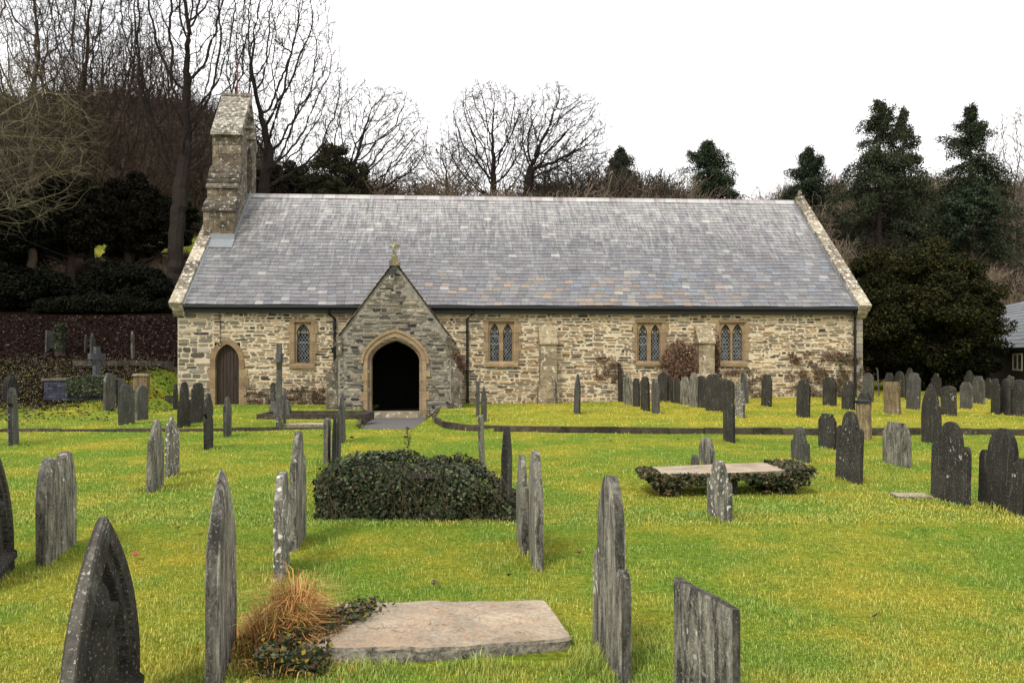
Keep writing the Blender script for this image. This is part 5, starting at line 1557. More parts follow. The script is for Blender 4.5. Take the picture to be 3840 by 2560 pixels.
bare_tree(2150, 60, 740, (1980, 2330, 540, 800), 'low bushy bare tree under the right side of the round-headed pair', 27, GT, natt=1980, r0=.013, col=(.055,.042,.033))
bare_tree(330, 42, 850, (80, 600, -250, 780), 'dense bare tree filling the sky left of the forked tree', 31, GT, natt=5060, step=.27, r0=.012, col=(.05,.037,.028))
bare_tree(120, 38, 860, (-220, 400, -350, 800), 'dense brown-twigged bare tree at the upper left corner', 32, GT, natt=5500, step=.27, r0=.011, col=(.065,.05,.036))
bare_tree(490, 50, 820, (230, 700, 60, 820), 'reddish twiggy bare tree set back in the wood on the left', 33, GT, natt=4400, step=.27, r0=.013, col=(.066,.046,.034))
bare_tree(200, 54, 820, (-60, 480, 180, 860), 'brown bare tree deep in the left-hand wood', 37, GT, natt=4400, step=.30, r0=.014, col=(.06,.042,.03))
bare_tree(760, 56, 820, (560, 960, 330, 860), 'low brown bare tree showing between forked tree and bellcote', 38, GT, natt=3080, step=.30, r0=.014, col=(.06,.042,.03))
bare_tree(-330, 21, 700, (-700, 360, 60, 900), 'pale lichen-covered branches reaching in from the left edge', 36, GT, natt=1500, step=.24, r0=.0055, col=(.15,.13,.08), droop=.25, expo=2.6, tw=2)
bare_tree(3800, 58, 800, (3660, 4000, 400, 900), 'grey bare tree at the right edge behind the conifers', 34, GT, natt=2200, r0=.012, col=(.14,.12,.10))
bare_tree(3490, 66, 800, (3380, 3620, 620, 900), 'thin brown bare tree between the two tall conifers', 35, GT, natt=1100, r0=.012, col=(.15,.12,.09))
bare_tree(2855, 66, 800, (2800, 2920, 690, 830), 'small pale bare tree on the skyline between two conifers', 39, GT, natt=550, step=.25, r0=.011, col=(.16,.12,.09))

src = [o for o in COL.objects if o.name.startswith('bare_tree') and ('deep in the left-hand wood' in o.get('label', '') or 'showing between forked' in o.get('label', '') or 'set back in the wood' in o.get('label', ''))]
rq = random.Random(3)
for i in range(11):
    px = -120+i*92+rq.uniform(-30, 30); D = rq.uniform(56, 82); x = (px-CX)/F*D
    o = rq.choice(src).copy(); COL.objects.link(o); o.location = (x, D, H(x, D)); o.rotation_euler = (0, 0, rq.uniform(0, 6.28)); k = rq.uniform(.7, 1.0); o.scale = (k, k, k)
    tag(o, 'brown bare tree standing on the slope deep behind the left-hand wood', 'tree', 'bare trees deep behind the left-hand wood')

# shrubby scrub: three twig meshes copied over the slopes
def scrub_mesh(seed, col):
    rg = random.Random(seed); mb = MB()
    for i in range(26):
        sub = grow_tree(seed*50+i, 1.0, .009, levels=3, kids=5, forks=5, spread=42, up=.12, trunk_frac=.25, col=col, tipk=.30, wig=.25)
        a = rg.uniform(0, 6.28); tl = rg.uniform(0, .55); k = rg.uniform(.7, 1.1); ox, oy = rg.uniform(-.35,.35), rg.uniform(-.35,.35)
        vs = [(ox+(v[0]+v[2]*tl*math.cos(a))*k, oy+(v[1]+v[2]*tl*math.sin(a))*k, v[2]*k) for v in sub.v]
        b = len(mb.v); mb.v += vs; mb.f += [tuple(j+b for j in f) for f in sub.f]; mb.c += sub.c
    return mb
scr = [scrub_mesh(1, (.155,.118,.082)).build('bare_shrub', M['bark'], link=False), scrub_mesh(2, (.25,.195,.135)).build('bare_shrub', M['bark'], link=False), scrub_mesh(3, (.060,.050,.038)).build('bare_shrub', M['bark'], link=False)]
rg = random.Random(12)
def shrubs(n, pxr, Dr, hr, label, grp, kinds=(0, 1, 2)):
    for i in range(n):
        px = pxr[0]+(pxr[1]-pxr[0])*(i+rg.random())/n; D = rg.uniform(*Dr); x = (px-CX)/F*D
        s = scr[rg.choice(kinds)]; o = s.copy(); COL.objects.link(o)
        k = rg.uniform(*hr); o.location = (x, D, H(x, D)-.1); o.scale = (k*.95, k*.95, k); o.rotation_euler = (0, 0, rg.uniform(0, 6))
        tag(o, label, 'shrub', grp)
shrubs(36, (1000, 2600), (52, 60), (4.6, 7.4), 'brown leafless shrub in the thicket above the church roof', 'leafless shrubs above the church roof')
shrubs(18, (2200, 2960), (57, 62), (3.8, 5.6), 'brown leafless bush on the skyline between the small conifers', 'leafless bushes on the skyline', (0, 2))
shrubs(34, (3020, 3900), (48, 60), (3.6, 5.4), 'tan leafless shrub on the slope above the yew', 'leafless shrubs on the right-hand slope')
shrubs(34, (2950, 3950), (62, 76), (4.5, 6.5), 'tan leafless shrub high on the far slope', 'leafless shrubs high on the far slope', (1, 0))
shrubs(60, (-150, 860), (68, 96), (6.0, 9.5), 'brown leafless tree on the wooded hill behind the left-hand wood', 'leafless trees on the far left hill', (2, 0))
shrubs(34, (-100, 900), (41, 50), (1.3, 2.5), 'dark leafless shrub in the wood left of the bellcote', 'leafless shrubs in the left-hand wood', (2, 0))

def conifer(px, D, ytop, x0, x1, label, seed, cols, dens=1.0, bare=.0, topk=.55, name='conifer', zb=None, cone=.75, gap=.25):
    x = (px-CX)/F*D; z = H(x, D); h = CZ-(ytop-HY)/F*D-z; rad = (x1-x0)/2/F*D*1.22
    root = empty(name, (x, D, z)); tag(root, label, 'conifer', 'conifers on the skyline right of the church')
    rg = random.Random(seed); rn = np.random.RandomState(seed)
    mb = MB(); mb.tube([(0,0,-.3),(rg.uniform(-.1,.1),0,h*.5),(0,0,h*.98)], [.28,.17,.03], 8, (.06,.048,.038))
    P = []; N = []
    nb = int(120*dens)
    for i in range(nb):
        f = (i+rg.random())/nb; f = f**.9
        zz = h*(.12+.87*f)
        prof = min(1, ((1-f)/(1-topk))**cone) if f > topk else (.95+.05*f/topk)
        L = rad*prof*rg.uniform(.55, 1.3)
        if f > .93: L = max(L, .35)
        if rg.random() < gap*(1.25-f): continue
        az = rg.uniform(0, 2*math.pi); dr = rg.uniform(-.40, .18)+(.7*f if f > .75 else 0)
        pts = []
        for s in np.linspace(0, 1, 5):
            pts.append((math.cos(az)*L*s, math.sin(az)*L*s, zz+L*(dr*s-.22*s*s)))
        mb.tube(pts, [.045*(1-.8*s)+.008 for s in np.linspace(0, 1, 5)], 3, (.06,.048,.038), cap=False)
        m_ = int((120+190*L)*(.5 if rg.random() < bare*(1-f) else 1))
        s = rn.uniform(.28 if f < .8 else .05, 1.05, m_)
        sp = .10+.16*L*s*(1.1-s)*2
        bx = np.cos(az)*L*s+rn.normal(0, 1, m_)*sp*.8; by = np.sin(az)*L*s+rn.normal(0, 1, m_)*sp*.8
        bz = zz+L*(dr*s-.22*s*s)+rn.normal(0, 1, m_)*.15-np.abs(rn.normal(0, 1, m_))*.22
        P.append(np.stack([bx, by, bz], 1)); N.append(np.tile([0, 0, 1.0], (m_, 1)))
    mb.build('trunk', M['bark'], root)
    P = np.concatenate(P); N = np.concatenate(N)
    leaf_cloud(P, N, .085, cols, seed, 1.9, 1.0, 'crown', M['needle'], root)
CG = [(.032,.050,.028),(.048,.070,.036),(.022,.034,.020),(.066,.076,.040)]
CO = [(.060,.066,.032),(.048,.056,.03),(.082,.076,.038),(.034,.044,.028)]
conifer(3300, 58, 375, 3150, 3440, 'tallest conifer right of the church, open lower branches', 1, CG+CO, 1.35, .55, .5, gap=.36, cone=.75)
conifer(3385, 60, 408, 3290, 3500, 'slimmer conifer growing close behind the tallest one', 2, CO, 1.1, .5, .45, gap=.36, cone=.8)
conifer(3640, 56, 395, 3500, 3800, 'broad dark conifer near the right edge of the picture', 3, CG+CO[:2], 1.6, .2, .42, cone=.8)
conifer(3030, 62, 555, 2925, 3105, 'small blunt conifer behind the right gable', 4, CG, 1.6, .1, .55, gap=.2, cone=.7)
conifer(2655, 64, 528, 2560, 2770, 'domed conifer on the skyline above the middle right of the roof', 5, CG, 1.7, .1, .5, gap=.12, cone=.7)
conifer(2325, 66, 560, 2235, 2420, 'lowest conifer on the skyline, just right of the twin bare trees', 6, CG, 1.8, .0, .35, gap=.0, cone=.9)

def evergreen(px, D, ytop, ybot, x0, x1, label, seed, cols, nclump=90, per=110, size=.16, name='evergreen_tree', cat='tree', grp=None, ry=None, trunk=True, rc=.16, flat=.7):
    x = ((x0+x1)/2-CX)/F*D; zt = CZ-(ytop-HY)/F*D; zb = CZ-(ybot-HY)/F*D; g = H(x, D); rx = (x1-x0)/2/F*D; ry = ry or rx*.8
    root = empty(name, (x, D, g)); tag(root, label, cat, grp)
    rn = np.random.RandomState(seed); C = []; rr = []
    zc = (zt+zb)/2-g; rz = (zt-zb)/2
    for i in range(nclump):
        d = rn.normal(0, 1, 3); d /= np.linalg.norm(d)
        k = rn.uniform(.35, .95) if i % 3 == 0 else rn.uniform(.72, .98)
        k *= .86+.25*mnoise.noise((d[0]*2.2+seed, d[1]*2.2, d[2]*2.2))
        C.append((d[0]*rx*k, d[1]*ry*k, zc+d[2]*rz*k)); rr.append(rx*rc*rn.uniform(.7, 1.3))
    P, N = clump_points(C, rr, int(per*2.2) if size > .12 else per, seed, flat); size = size*.62 if size > .12 else size
    k = P[:, 2] > .02; P = P[k]; N = N[k]
    leaf_cloud(P, N, size, cols, seed, 1.5, .9, 'crown', M['needle'], root)
    if trunk:
        mb = MB(); rg = random.Random(seed)
        mb.tube([(0,0,-.3),(rg.uniform(-.2,.2),0,zc*.6),(0,0,zc)], [rx*.07+.08,rx*.06+.05,.06], 8, (.05,.035,.028))
        for i in range(14):
            d = Vector((rg.uniform(-1,1), rg.uniform(-1,1), rg.uniform(-.1,.9))).normalized()
            z0_ = rg.uniform(.25, .9)*zc
            mb.tube([(0,0,z0_),(d.x*rx*.4,d.y*ry*.4,z0_+d.z*rz*.4+.1),(d.x*rx*.8,d.y*ry*.8,z0_+d.z*rz*.7)], [.09,.06,.02], 5, (.05,.035,.028), cap=False)
        mb.build('trunk', M['bark'], root)
    return root
YEW = [(.012,.016,.006),(.021,.025,.009),(.008,.010,.005),(.036,.037,.011),(.060,.050,.015)]
evergreen(3440, 33.5, 880, 1450, 3085, 3765, 'huge dark spreading yew beside the right end of the church', 7, YEW, 360, 520, .075, 'yew_tree', ry=3.4, rc=.125, flat=.7)
evergreen(3440, 33.5, 1150, 1500, 3180, 3760, 'dark holly undergrowth below the yew', 17, YEW[:3], 120, 150, .15, 'holly_bush', 'bush', ry=2.4, rc=.18, trunk=False)
DK = [(.007,.009,.005),(.011,.013,.006),(.005,.006,.004),(.017,.017,.009)]
DB = [(.022,.016,.010),(.015,.012,.008),(.030,.022,.013),(.012,.012,.007)]
GE = 'dark evergreens in the left-hand wood'
evergreen(0, 38, 700, 985, -220, 230, 'ivy-dark evergreen at the extreme left of the wood', 41, DK, 170, 130, .2, grp=GE, rc=.19)
evergreen(0, 40, 640, 975, 70, 450, 'dark evergreen between the left tree trunks', 42, DK+DB, 180, 120, .2, grp=GE, rc=.17)
evergreen(0, 42, 640, 965, 340, 640, 'brown-green evergreen left of the forked trunk', 43, DB+DK, 170, 120, .2, grp=GE, rc=.17)
evergreen(0, 46, 700, 960, 560, 760, 'green ivy-leaved tree close to the left of the bellcote', 45, [(.05,.07,.02),(.035,.05,.015)]+DK, 60, 130, .2, grp=GE)
evergreen(0, 50, 520, 790, 1120, 1420, 'rounded dark holly above the left half of the roof', 46, [(.06,.065,.03),(.045,.05,.025),(.075,.07,.04)], 80, 90, .17, grp='hollies behind the roof')
evergreen(0, 52, 600, 780, 930, 1180, 'lower dark holly just right of the bellcote', 47, DB+DK, 60, 120, .2, grp='hollies behind the roof')
evergreen(0, 37.5, 985, 1200, -150, 330, 'black laurel thicket at the far left above the bank', 48, DK[:3], 110, 170, .18, 'laurel_thicket', 'thicket', ry=1.6, trunk=False, grp='laurel thickets above the left bank')
evergreen(0, 38, 985, 1200, 260, 690, 'black laurel thicket above the bank beside the church gable', 49, DK[:3], 110, 170, .18, 'laurel_thicket', 'thicket', ry=1.6, trunk=False, grp='laurel thickets above the left bank')
evergreen(0, 36.3, 1105, 1215, 60, 680, 'clipped dark hedge along the top of the leaf bank', 50, DK, 160, 130, .13, 'hedge', 'hedge', ry=.8, trunk=False, rc=.10)
evergreen(0, 52, 690, 960, 3540, 3760, 'dark green rounded evergreen below the broad conifer', 51, CG+DK[:1], 70, 130, .18, grp='evergreens on the right slope')
evergreen(0, 44, 850, 1010, -100, 330, 'low holly scrub between the dark trunks at the far left', 61, DK+DB, 110, 120, .2, 'holly_bush', 'bush', ry=1.5, trunk=False, grp='low hollies among the left-hand trunks', rc=.13)
evergreen(0, 45, 900, 1020, 380, 620, 'low holly scrub left of the forked trunk', 62, DK+DB, 80, 120, .2, 'holly_bush', 'bush', ry=1.4, trunk=False, grp='low hollies among the left-hand trunks', rc=.15)
# ivied stump on the bank
x, y, z = place(226, 1332); root = empty('ivy_stump', (x, y, z)); tag(root, 'dark ivy-clad stump among the headstones on the shaded bank', 'tree stump')
mb = MB(); mb.tube([(0,0,-.2),(.02,0,.5),(0,0,1.0)], [.22,.17,.14], 8, (.05,.04,.03)); mb.build('stump', M['bark'], root)
P, N = clump_points([(0,0,.3),(0,0,.65),(.02,0,1.0)], [.26,.25,.22], 350, 5); leaf_cloud(P, N, .08, IVY[:3], 5, 1, .7, 'ivy', M['leaf'], root)
# bare trunks in the wood
for i, (px, D, lab) in enumerate([(330,41,'slim dark trunk standing left of centre in the wood'),(480,43,'straight dark trunk between the evergreens and the forked tree'),(120,40,'thick dark trunk near the left edge of the wood')]):
    x = (px-CX)/F*D; mb = MB(); mb.tube([(0,0,-.3),(.1,0,2),(.05,0,4.2)], [.3,.24,.12], 9, (.03,.024,.02)); o = mb.build('tree_trunk', M['bark']); o.location = (x, D, H(x, D)); tag(o, lab, 'tree trunk', 'dark trunks in the wood')

# shrubs and creepers on the church wall
def wall_plant(name, label, pxa, pxb, pya, pyb, n, cols, seed, dens=1.0, depth=.25, size=.06, cat='creeper', shape='blob', nt=60):
    rn = np.random.RandomState(seed); root = empty(name, (XL, YL, 0), TH); tag(root, label, cat)
    P = []; i = 0
    while len(P) < n and i < n*30:
        i += 1
        a, b = rn.rand(), rn.rand()
        if shape == 'blob':
            if ((a-.5)/.5)**2 + ((b-.5)/.5)**2 > 1.0: continue
        m_ = mnoise.noise((a*5+seed, b*5, 0))
        if m_ < (.05 if shape != 'blob' else -.25)+rn.normal(0, .08): continue
        u, z = uz(pxa+(pxb-pxa)*a, pya+(pyb-pya)*b, -.1); P.append((u, -.04-rn.rand()*depth, z))
    P = np.array(P); leaf_cloud(P, np.tile([0,-1,.3], (len(P),1)).astype(float), size, cols, seed, 1.1, .7, 'leaves', M['leaf'], root)
    mb = MB(); rg = random.Random(seed); st = []
    for i in range(nt):
        q = P[rg.randrange(len(P))]; st.append(((q[0], min(-.03, q[1]), q[2]), (rg.uniform(-.6,.6), 0, rg.uniform(-1, 1))))
    twigs(mb, st, seed, .5, .006, (.12,.08,.06)); 
    for v in range(len(mb.v)):
        q = mb.v[v]; mb.v[v] = (q[0], min(q[1], -.028), q[2])
    mb.build('stems', M['bark'], root)
RB = [(.16,.07,.045),(.11,.055,.035),(.20,.10,.06),(.08,.05,.03),(.24,.16,.10)]
GB = [(.09,.10,.035),(.05,.07,.02),(.16,.09,.05),(.22,.15,.10)]
wall_plant('wall_shrub', 'red-brown leafy shrub against the wall between the third window and the second buttress', 2475, 2625, 1275, 1440, 2300, RB, 1, depth=.5, cat='shrub', nt=120)
wall_plant('creeper', 'thin brown creeper climbing the wall at the far right below the eaves corner', 2960, 3190, 1320, 1490, 1500, RB+GB, 2, depth=.06, shape='patch', nt=120)
wall_plant('creeper', 'green ivy around the foot of the right-hand downpipe', 3140, 3235, 1340, 1490, 900, GB, 3, depth=.08, shape='patch', nt=40)
wall_plant('creeper', 'straggling creeper below the fourth window', 2690, 2880, 1385, 1500, 700, RB+GB, 4, depth=.06, shape='patch', nt=90)
wall_plant('creeper', 'wispy creeper patch above the cluster of dark headstones', 2235, 2340, 1335, 1430, 420, RB, 5, depth=.06, shape='patch', nt=50)
wall_plant('creeper', 'reddish climber in the corner between porch and downpipe', 1700, 1745, 1310, 1440, 260, [(.22,.06,.05),(.14,.05,.04)], 6, depth=.2, size=.05, nt=50)
wall_plant('creeper', 'dark creeper hugging the right side of the second buttress', 2680, 2700, 1255, 1430, 500, [(.12,.04,.035),(.05,.04,.02)], 7, depth=.15, size=.05, nt=20)
wall_plant('creeper', 'dead brown stems at the wall foot between door and porch', 925, 1215, 1455, 1528, 700, RB+[(.05,.035,.025)]*3, 8, depth=.08, shape='patch', nt=200)

# flower stalk in front of the ivy tomb
x, y, z = place(1528, 1730); root = empty('weed_stalk', (x, y, z)); tag(root, 'upright weed with brown seed head growing behind the ivy tomb', 'plant')
mb = MB(); mb.tube([(0,0,0),(.01,0,.3),(0,0,.5)], .006, 4, (.08,.09,.03)); mb.build('stem', M['bark'], root)
P, N = clump_points([(0,0,.2),(0,0,.34),(0,0,.42),(0,0,.52)], [.10,.08,.06,.025], 14, 2); leaf_cloud(P, N, .042, [(.10,.12,.03),(.20,.10,.05),(.06,.08,.02)], 3, 1.5, .7, 'leaves', M['leaf'], root)

# outbuilding at the right edge
ax, ay, bx_, by_ = 24.0, 45.0, 17.3, 24.0
L_ = math.hypot(bx_-ax, by_-ay); ang = math.atan2(by_-ay, bx_-ax)
root = empty('outbuilding', (ax, ay, 0), ang); tag(root, 'low slate-roofed outbuilding with dark walls at the right edge behind the yew', 'building')
# local x runs towards the camera, local +y points to the right of the picture
zw = 2.02; g = .1
mb = MB(); mb.box(0, L_, 0, 5.2, -.5, zw); mb.build('wall', M['render'], root)
mb = MB(); rg = random.Random(55); rw = 14; sx = 2.75; hz = 2.35; sl = math.hypot(sx, hz)
for r_ in range(rw):
    u = -.2 + (.15 if r_ % 2 else 0)
    while u < L_+.2:
        k = rg.uniform(.85, 1.12); s0, s1 = sl*r_/rw, sl*(r_+1.25)/rw
        Q = lambda u_, s_, h_: (u_, -.2+sx*s_/sl-h_*hz/sl, zw-.02+hz*s_/sl+h_*sx/sl)
        mb.hexa([Q(u,s0,.02),Q(u+.295,s0,.02),Q(u+.295,s1,.004),Q(u,s1,.004),Q(u,s0,.033),Q(u+.295,s0,.033),Q(u+.295,s1,.012),Q(u,s1,.012)], (.24*k,.255*k,.27*k))
        u += .3
mb.hexa([(-.2,-.2,zw-.03),(L_+.2,-.2,zw-.03),(L_+.2,sx-.2,zw+hz-.04),(-.2,sx-.2,zw+hz-.04),(-.2,-.2,zw-.01),(L_+.2,-.2,zw-.01),(L_+.2,sx-.2,zw+hz-.02),(-.2,sx-.2,zw+hz-.02)], (.2,.2,.2))
mb.hexa([(-.2,sx-.2,zw+hz-.04),(L_+.2,sx-.2,zw+hz-.04),(L_+.2,2*sx-.2,zw-.03),(-.2,2*sx-.2,zw-.03),(-.2,sx-.2,zw+hz-.01),(L_+.2,sx-.2,zw+hz-.01),(L_+.2,2*sx-.2,zw),(-.2,2*sx-.2,zw)], (.2,.2,.2))
mb.build('roof', M['slates'], root)
mb = MB(); mb.box(-.2, L_+.2, -.26, -.16, zw-.12, zw-.01); mb.build('gutter', M['black'], root)
# window where photo column 3820 meets the wall
def wallhit(px):
    k = (px-CX)/F; dx, dy = bx_-ax, by_-ay; t = (k*ay-ax)/(dx-k*dy); return t*L_, ay+dy*t
w0, D0 = wallhit(3800); w1, D1 = wallhit(3860)
zt_ = CZ-(1325-HY)/F*D0; zb_ = CZ-(1388-HY)/F*D0
w1 = w0+1.3
mb = MB()
mb.box(w0, w1, -.04, -.001, zb_, zb_+.06); mb.box(w0, w1, -.04, -.001, zt_-.06, zt_); mb.box(w0, w0+.06, -.038, -.001, zb_+.06, zt_-.06); mb.box(w1-.06, w1, -.038, -.001, zb_+.06, zt_-.06); mb.box((w0+w1)/2-.025, (w0+w1)/2+.025, -.036, -.001, zb_+.06, zt_-.06)
wf = mb.build('window', M['white'], root); mb = MB(); mb.box(w0+.06, w1-.06, -.012, -.004, zb_+.06, zt_-.06); mb.build('pane', M['glass'], wf)

# overhead cable at left
mb = MB(); A = Vector(((-60-CX)/F*24, 24, CZ-(830-HY)/F*24)); B = Vector(((690-CX)/F*29, 29, CZ-(1058-HY)/F*29))
mb.tube([tuple(A.lerp(B, t)-Vector((0,0,.35*math.sin(math.pi*t)))) for t in np.linspace(0, 1, 14)], .004, 4, (.3,.3,.3)); o = mb.build('overhead_cable', M['black']); tag(o, 'thin overhead cable running down to the church gable from the left', 'cable')

# ------------------------------------------------------------------ grass, litter, leaves
def grass(n, d0, d1, seed, hmul, wid, power=1.0, mat='blade', name='grass', label=None, xlim=None):
    rn = np.random.RandomState(seed)
    inv = rn.rand(n)
    D = 1/((1/d0)*(1-inv)+(1/d1)*inv) if power == 1 else d0+(d1-d0)*rn.rand(n)
    X = rn.uniform(-.66, .66, n)*D*1.02
    if xlim: X = X
    keep = []
    Z = np.zeros(n); ok = np.ones(n, bool)
    for i in range(n):
        x, y = X[i], D[i]
        K = Kline(x)
        if y > K-.06 and y < K+.14: ok[i] = False
        if y > K and x > xr_left(y)-.05 and x < xright(y)+.1 and y < 25.3: ok[i] = False
        if y > 17:
            vl = -(x-XL)*ST+(y-YL)*CT; ul = (x-XL)*CT+(y-YL)*ST
            if vl > -.06 and 0 < ul < LEN: ok[i] = False
            if PV-.1 < vl and pw_l-.35 < ul < pw_r+.35: ok[i] = False
        if 4.38 < y < 5.3 and -1.17 < x < .31: ok[i] = False
        if ok[i]: Z[i] = H(x, y)
    X, D, Z = X[ok], D[ok], Z[ok]; n = len(X)
    tall = np.zeros(n)
    for (bx, by, a, w) in BASES:       # the mower misses the foot of each stone
        d2 = (X-bx)**2+(D-by)**2; tall += np.exp(-d2/(.32**2))*.9
    tall += np.exp(-((D-4.36)**2)/.01)*(np.abs(X+.4) < .9)*1.2
    tuft = np.array([mnoise.noise((x*3.2, y*3.2, 5)) for x, y in zip(X, D)])
    hgt = hmul*(.55+.9*rn.rand(n)**2)*(1+np.clip(tuft, -.5, .8))*(1+1.3*np.clip(tall, 0, 1.3))
    az = rn.uniform(0, 2*np.pi, n); ln = rn.uniform(.15, 1.0, n)*hgt
    dx, dy = np.cos(az), np.sin(az); px_, py_ = -dy, dx
    w = wid*rn.uniform(.6, 1.3, n)
    b0 = np.stack([X-px_*w, D-py_*w, Z-.01], 1); b1 = np.stack([X+px_*w, D+py_*w, Z-.01], 1)
    m0 = np.stack([X-px_*w*.8+dx*ln*.35, D-py_*w*.8+dy*ln*.35, Z+hgt*.62], 1); m1 = np.stack([X+px_*w*.8+dx*ln*.35, D+py_*w*.8+dy*ln*.35, Z+hgt*.62], 1)
    tp0 = np.stack([X-px_*w*.12+dx*ln, D-py_*w*.12+dy*ln, Z+hgt*.95], 1); tp1 = np.stack([X+px_*w*.12+dx*ln, D+py_*w*.12+dy*ln, Z+hgt*.95], 1)
    V = np.stack([b0, b1, m0, m1, tp0, tp1], 1).reshape(-1, 3)
    base = np.arange(n)[:, None]*6
    Fq = np.concatenate([base+np.array([[0,1,3,2]]), base+np.array([[2,3,5,4]])], 0)
    g = rn.rand(n); c = np.ones((n, 3))*rn.uniform(.5, 1.3, n)[:, None]
    st = g < .04; c[st] = np.array([1.9, 1.35, 2.2])*rn.uniform(.7, 1.1, st.sum())[:, None]
    pl = g > .93; c[pl] = np.array([1.5, 1.5, 2.0])
    cc = np.concatenate([c, c], 0)
    o = mesh_np(name, V, Fq, M[mat], cc); tag(o, label, 'grass', kind='stuff')
grass(360000, 2.5, 9, 1, .019, .0017, label='short mossy grass blades of the near lawn')
grass(150000, 8, 18.5, 2, .022, .0036, label='grass of the middle lawn towards the kerb')
grass(60000, 17.5, 30, 3, .024, .007, power=0, label='grass of the raised lawns around the church')

# orange dry grass clump and ivy at the left end of the slab
root = empty('dry_grass_clump', (-1.30, 4.75, 0)); tag(root, 'clump of orange dry grass at the left end of the foreground slab', 'grass clump')
rn = np.random.RandomState(7); n = 5200
cx_ = rn.normal(0, .17, n)+.05; cy_ = rn.normal(0, .22, n); tf = np.array([mnoise.noise((a*9, b*9, 0)) for a, b in zip(cx_, cy_)]); hg = (.13*np.exp(-((cx_-.02)**2)/.06-(cy_**2)/.12)*rn.uniform(.5, 1.7, n)+.04)*(1+1.1*tf)
az = np.arctan2(cy_, cx_)*.5+tf*5+rn.normal(0, 1.3, n); ln = hg*rn.uniform(.4, 1.5, n); w = .0018*rn.uniform(.7, 1.4, n)
dx, dy = np.cos(az), np.sin(az)
bz = .10*np.exp(-(cx_**2)/.03-(cy_**2)/.08)
V = np.stack([np.stack([cx_-dy*-w, cy_-dx*w, bz], 1), np.stack([cx_-dy*w, cy_+dx*w, bz], 1),
              np.stack([cx_+dx*ln*.4-dy*w, cy_+dy*ln*.4+dx*w, bz+hg*.8], 1), np.stack([cx_+dx*ln*.4+dy*w, cy_+dy*ln*.4-dx*w, bz+hg*.8], 1),
              np.stack([cx_+dx*ln-dy*w*.2, cy_+dy*ln+dx*w*.2, bz+hg*.75], 1), np.stack([cx_+dx*ln+dy*w*.2, cy_+dy*ln-dx*w*.2, bz+hg*.75], 1)], 1).reshape(-1, 3)
base = np.arange(n)[:, None]*6; Fq = np.concatenate([base+np.array([[0,1,2,3]]), base+np.array([[3,2,4,5]])], 0)
pal = np.array([(.66,.31,.08),(.58,.33,.09),(.70,.46,.18),(.28,.24,.05),(.38,.15,.05)]); c = pal[rn.randint(0, 5, n)]*rn.uniform(.6, 1.2, n)[:, None]
mesh_np('blades', V, Fq, M['straw'], np.concatenate([c, c]), root)
mb = MB(); NN = 10
vs = [(0,0,.11)]+[(math.cos(t)*.16*k_, math.sin(t)*.26*k_, .08*(1.3-k_)) for k_ in (.6, 1.3) for t in np.linspace(0, 2*math.pi, NN, endpoint=False)]
fs = [(0, 1+i, 1+(i+1) % NN) for i in range(NN)]+[(1+i, 11+i, 11+(i+1) % NN, 1+(i+1) % NN) for i in range(NN)]
mb.add(vs, fs, (.06,.035,.02)); mb.build('tussock', M['straw'], root)
root = empty('ground_ivy', (-1.12, 4.62, 0)); tag(root, 'dark ivy and moss creeping onto the left corner of the foreground slab', 'ivy')
n = 1500; t = rn.rand(n); P = np.stack([-.15+t*.42+rn.normal(0,.05,n), -.25+t*.75+rn.normal(0,.07,n), .06+.10*rn.rand(n)], 1)
P2 = np.stack([rn.uniform(-.22,.15,900), rn.uniform(-.42,-.2,900), rn.uniform(0,.13,900)], 1)
leaf_cloud(np.concatenate([P, P2]), np.tile([0,-.3,1.0], (n+900, 1)), .028, IVY+[(.22,.17,.02),(.10,.05,.03)], 6, 1, .8, 'leaves', M['leaf'], root)

# leaf litter on the bank: one scatter
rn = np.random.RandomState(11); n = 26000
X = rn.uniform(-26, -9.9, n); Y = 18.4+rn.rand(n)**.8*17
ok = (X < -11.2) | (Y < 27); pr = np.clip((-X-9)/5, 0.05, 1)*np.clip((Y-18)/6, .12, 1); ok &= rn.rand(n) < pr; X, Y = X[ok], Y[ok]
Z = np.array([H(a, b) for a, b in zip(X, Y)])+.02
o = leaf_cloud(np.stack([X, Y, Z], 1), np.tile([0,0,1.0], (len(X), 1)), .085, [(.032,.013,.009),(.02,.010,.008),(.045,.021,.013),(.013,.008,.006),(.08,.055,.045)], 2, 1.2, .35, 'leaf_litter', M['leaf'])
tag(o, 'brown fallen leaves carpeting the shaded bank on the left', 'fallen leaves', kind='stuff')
# single fallen leaves on the lawn
FL = [(512,2100,'red curled leaf lying between the two pointed headstones',(.38,.10,.07),.075),(668,1996,'black crumpled leaf on the lawn left of the tall pointed headstone',(.03,.02,.02),.05),(753,2020,'brown leaf beside the shoulder of the tall pointed headstone',(.12,.06,.03),.05),
      (1907,2180,'dark curled leaf midway between slab and ivy tomb',(.05,.03,.025),.055),(2170,2092,'red-brown leaf just left of the tall central headstone',(.14,.05,.03),.06),(1632,2210,'grey-brown leaf behind the foreground slab',(.12,.08,.05),.06),
      (1745,2500,'dark leaf in front of the foreground slab',(.03,.025,.02),.06),(3280,2335,'dark leaf on the open lawn at the lower right',(.05,.035,.02),.06),(2265,1650,'dark leaf on the lawn behind the table tomb',(.04,.03,.02),.09),(2545,1655,'dark leaf near the kerb, left of the broken black headstone',(.03,.03,.02),.09),
      (2290,1660,'brown leaf close to the kerb on the lower lawn',(.08,.03,.02),.07),(1320,1650,'dark clump of leaves on the lawn left of the weed stalk',(.04,.02,.02),.1),(1205,1640,'dark red leaf left of the bunched headstones',(.08,.03,.02),.08),(106,1680,'black leaf on the grass near the left edge',(.03,.02,.02),.08)]
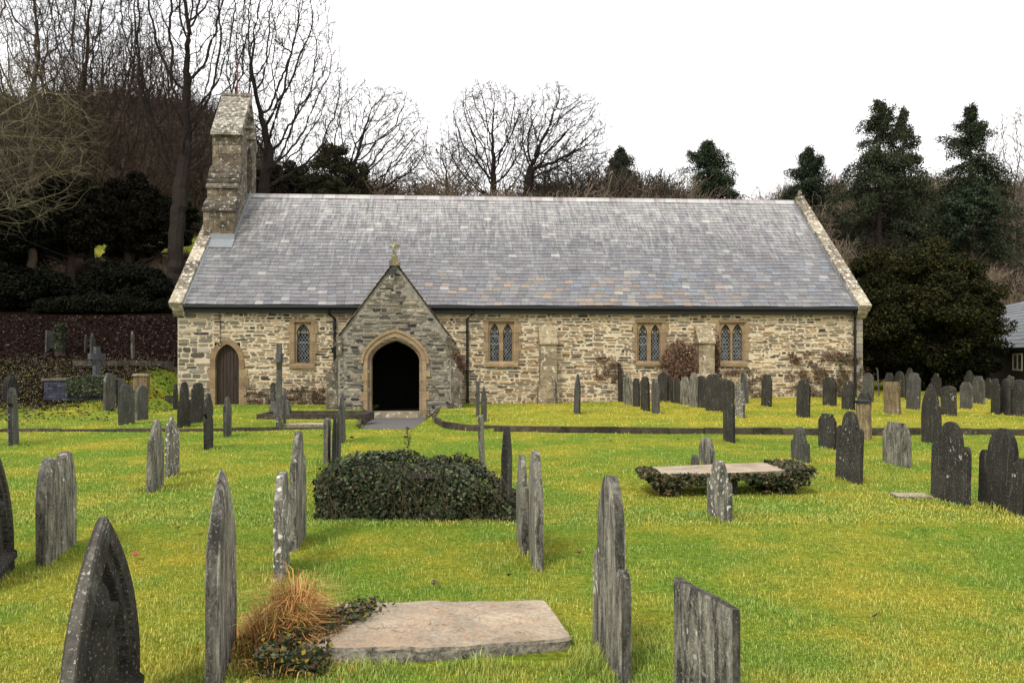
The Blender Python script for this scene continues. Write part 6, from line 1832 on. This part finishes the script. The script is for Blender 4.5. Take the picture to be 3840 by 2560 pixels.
for i, (px, py, lab, c, s) in enumerate(FL):
    x, y, z = place(px, py); mb = MB(); r0 = random.Random(i)
    n = 7; ring = [(math.cos(t)*s*.5*r0.uniform(.6,1.1), math.sin(t)*s*.38*r0.uniform(.6,1.1), r0.uniform(.0,.5)*s) for t in np.linspace(0, 6.28, n, endpoint=False)]
    mb.add([(0,0,0)]+ring, [(0, 1+j, 1+(j+1) % n) for j in range(n)], c); mb.tube([(s*.4,0,.01),(s*.75,.01,.02)], .0015, 3, c)
    o = mb.build('fallen_leaf', M['leaf']); o.location = (x, y, z+.035); o.rotation_euler = (0, 0, r0.uniform(0, 6)); tag(o, lab, 'leaf', 'single leaves lying on the lawn')

# ------------------------------------------------------------------ sky, sun, camera
w = bpy.data.worlds.new('World'); scene.world = w; w.use_nodes = True
nt = w.node_tree; bg = nt.nodes['Background']
sky = nt.nodes.new('ShaderNodeTexSky'); sky.sky_type = 'NISHITA'; sky.sun_disc = False
SUN_EL, SUN_AZ = R(48), R(205)
sky.sun_elevation = SUN_EL; sky.sun_rotation = SUN_AZ; sky.air_density = 1.0; sky.dust_density = 2.0
mx = nt.nodes.new('ShaderNodeMix'); mx.data_type = 'RGBA'; mx.inputs[0].default_value = .93
tc = nt.nodes.new('ShaderNodeTexCoord'); nz = nt.nodes.new('ShaderNodeTexNoise'); nz.inputs['Scale'].default_value = 1.7; nz.inputs['Detail'].default_value = 4
mp = nt.nodes.new('ShaderNodeMapping'); mp.inputs['Scale'].default_value = (1, 1, 2.5)
rp = nt.nodes.new('ShaderNodeValToRGB'); rp.color_ramp.elements[0].position = .36; rp.color_ramp.elements[1].position = .56
rp.color_ramp.elements[0].color = (5.2, 5.4, 5.9, 1); rp.color_ramp.elements[1].color = (10.2, 10.0, 9.9, 1)
nt.links.new(tc.outputs['Generated'], mp.inputs[0]); nt.links.new(mp.outputs[0], nz.inputs['Vector']); nt.links.new(nz.outputs['Fac'], rp.inputs[0])
nt.links.new(sky.outputs[0], mx.inputs[6]); nt.links.new(rp.outputs[0], mx.inputs[7]); nt.links.new(mx.outputs[2], bg.inputs['Color'])
bg.inputs['Strength'].default_value = .1
sl_ = bpy.data.lights.new('sun', 'SUN'); sl_.energy = 1.4; sl_.angle = R(12); sl_.color = (1, .96, .9)
so = bpy.data.objects.new('sun', sl_); COL.objects.link(so)
d = Vector((math.sin(SUN_AZ)*math.cos(SUN_EL), math.cos(SUN_AZ)*math.cos(SUN_EL), math.sin(SUN_EL)))
so.rotation_euler = d.to_track_quat('Z', 'Y').to_euler(); so.location = (0, -20, 30)

cam = bpy.data.cameras.new('camera'); cam.sensor_width = 36; cam.lens = F/3840*36; cam.shift_y = (HY-1280)/3840
cam.clip_start = .05; cam.clip_end = 2000
co = bpy.data.objects.new('camera', cam); COL.objects.link(co); co.location = (0, 0, CZ); co.rotation_euler = (R(90), 0, 0)
scene.camera = co
vs = scene.view_settings; vs.view_transform = 'Standard'; vs.look = 'None'; vs.exposure = .8; vs.gamma = 1
scene.cycles.max_bounces = 5; scene.cycles.diffuse_bounces = 3
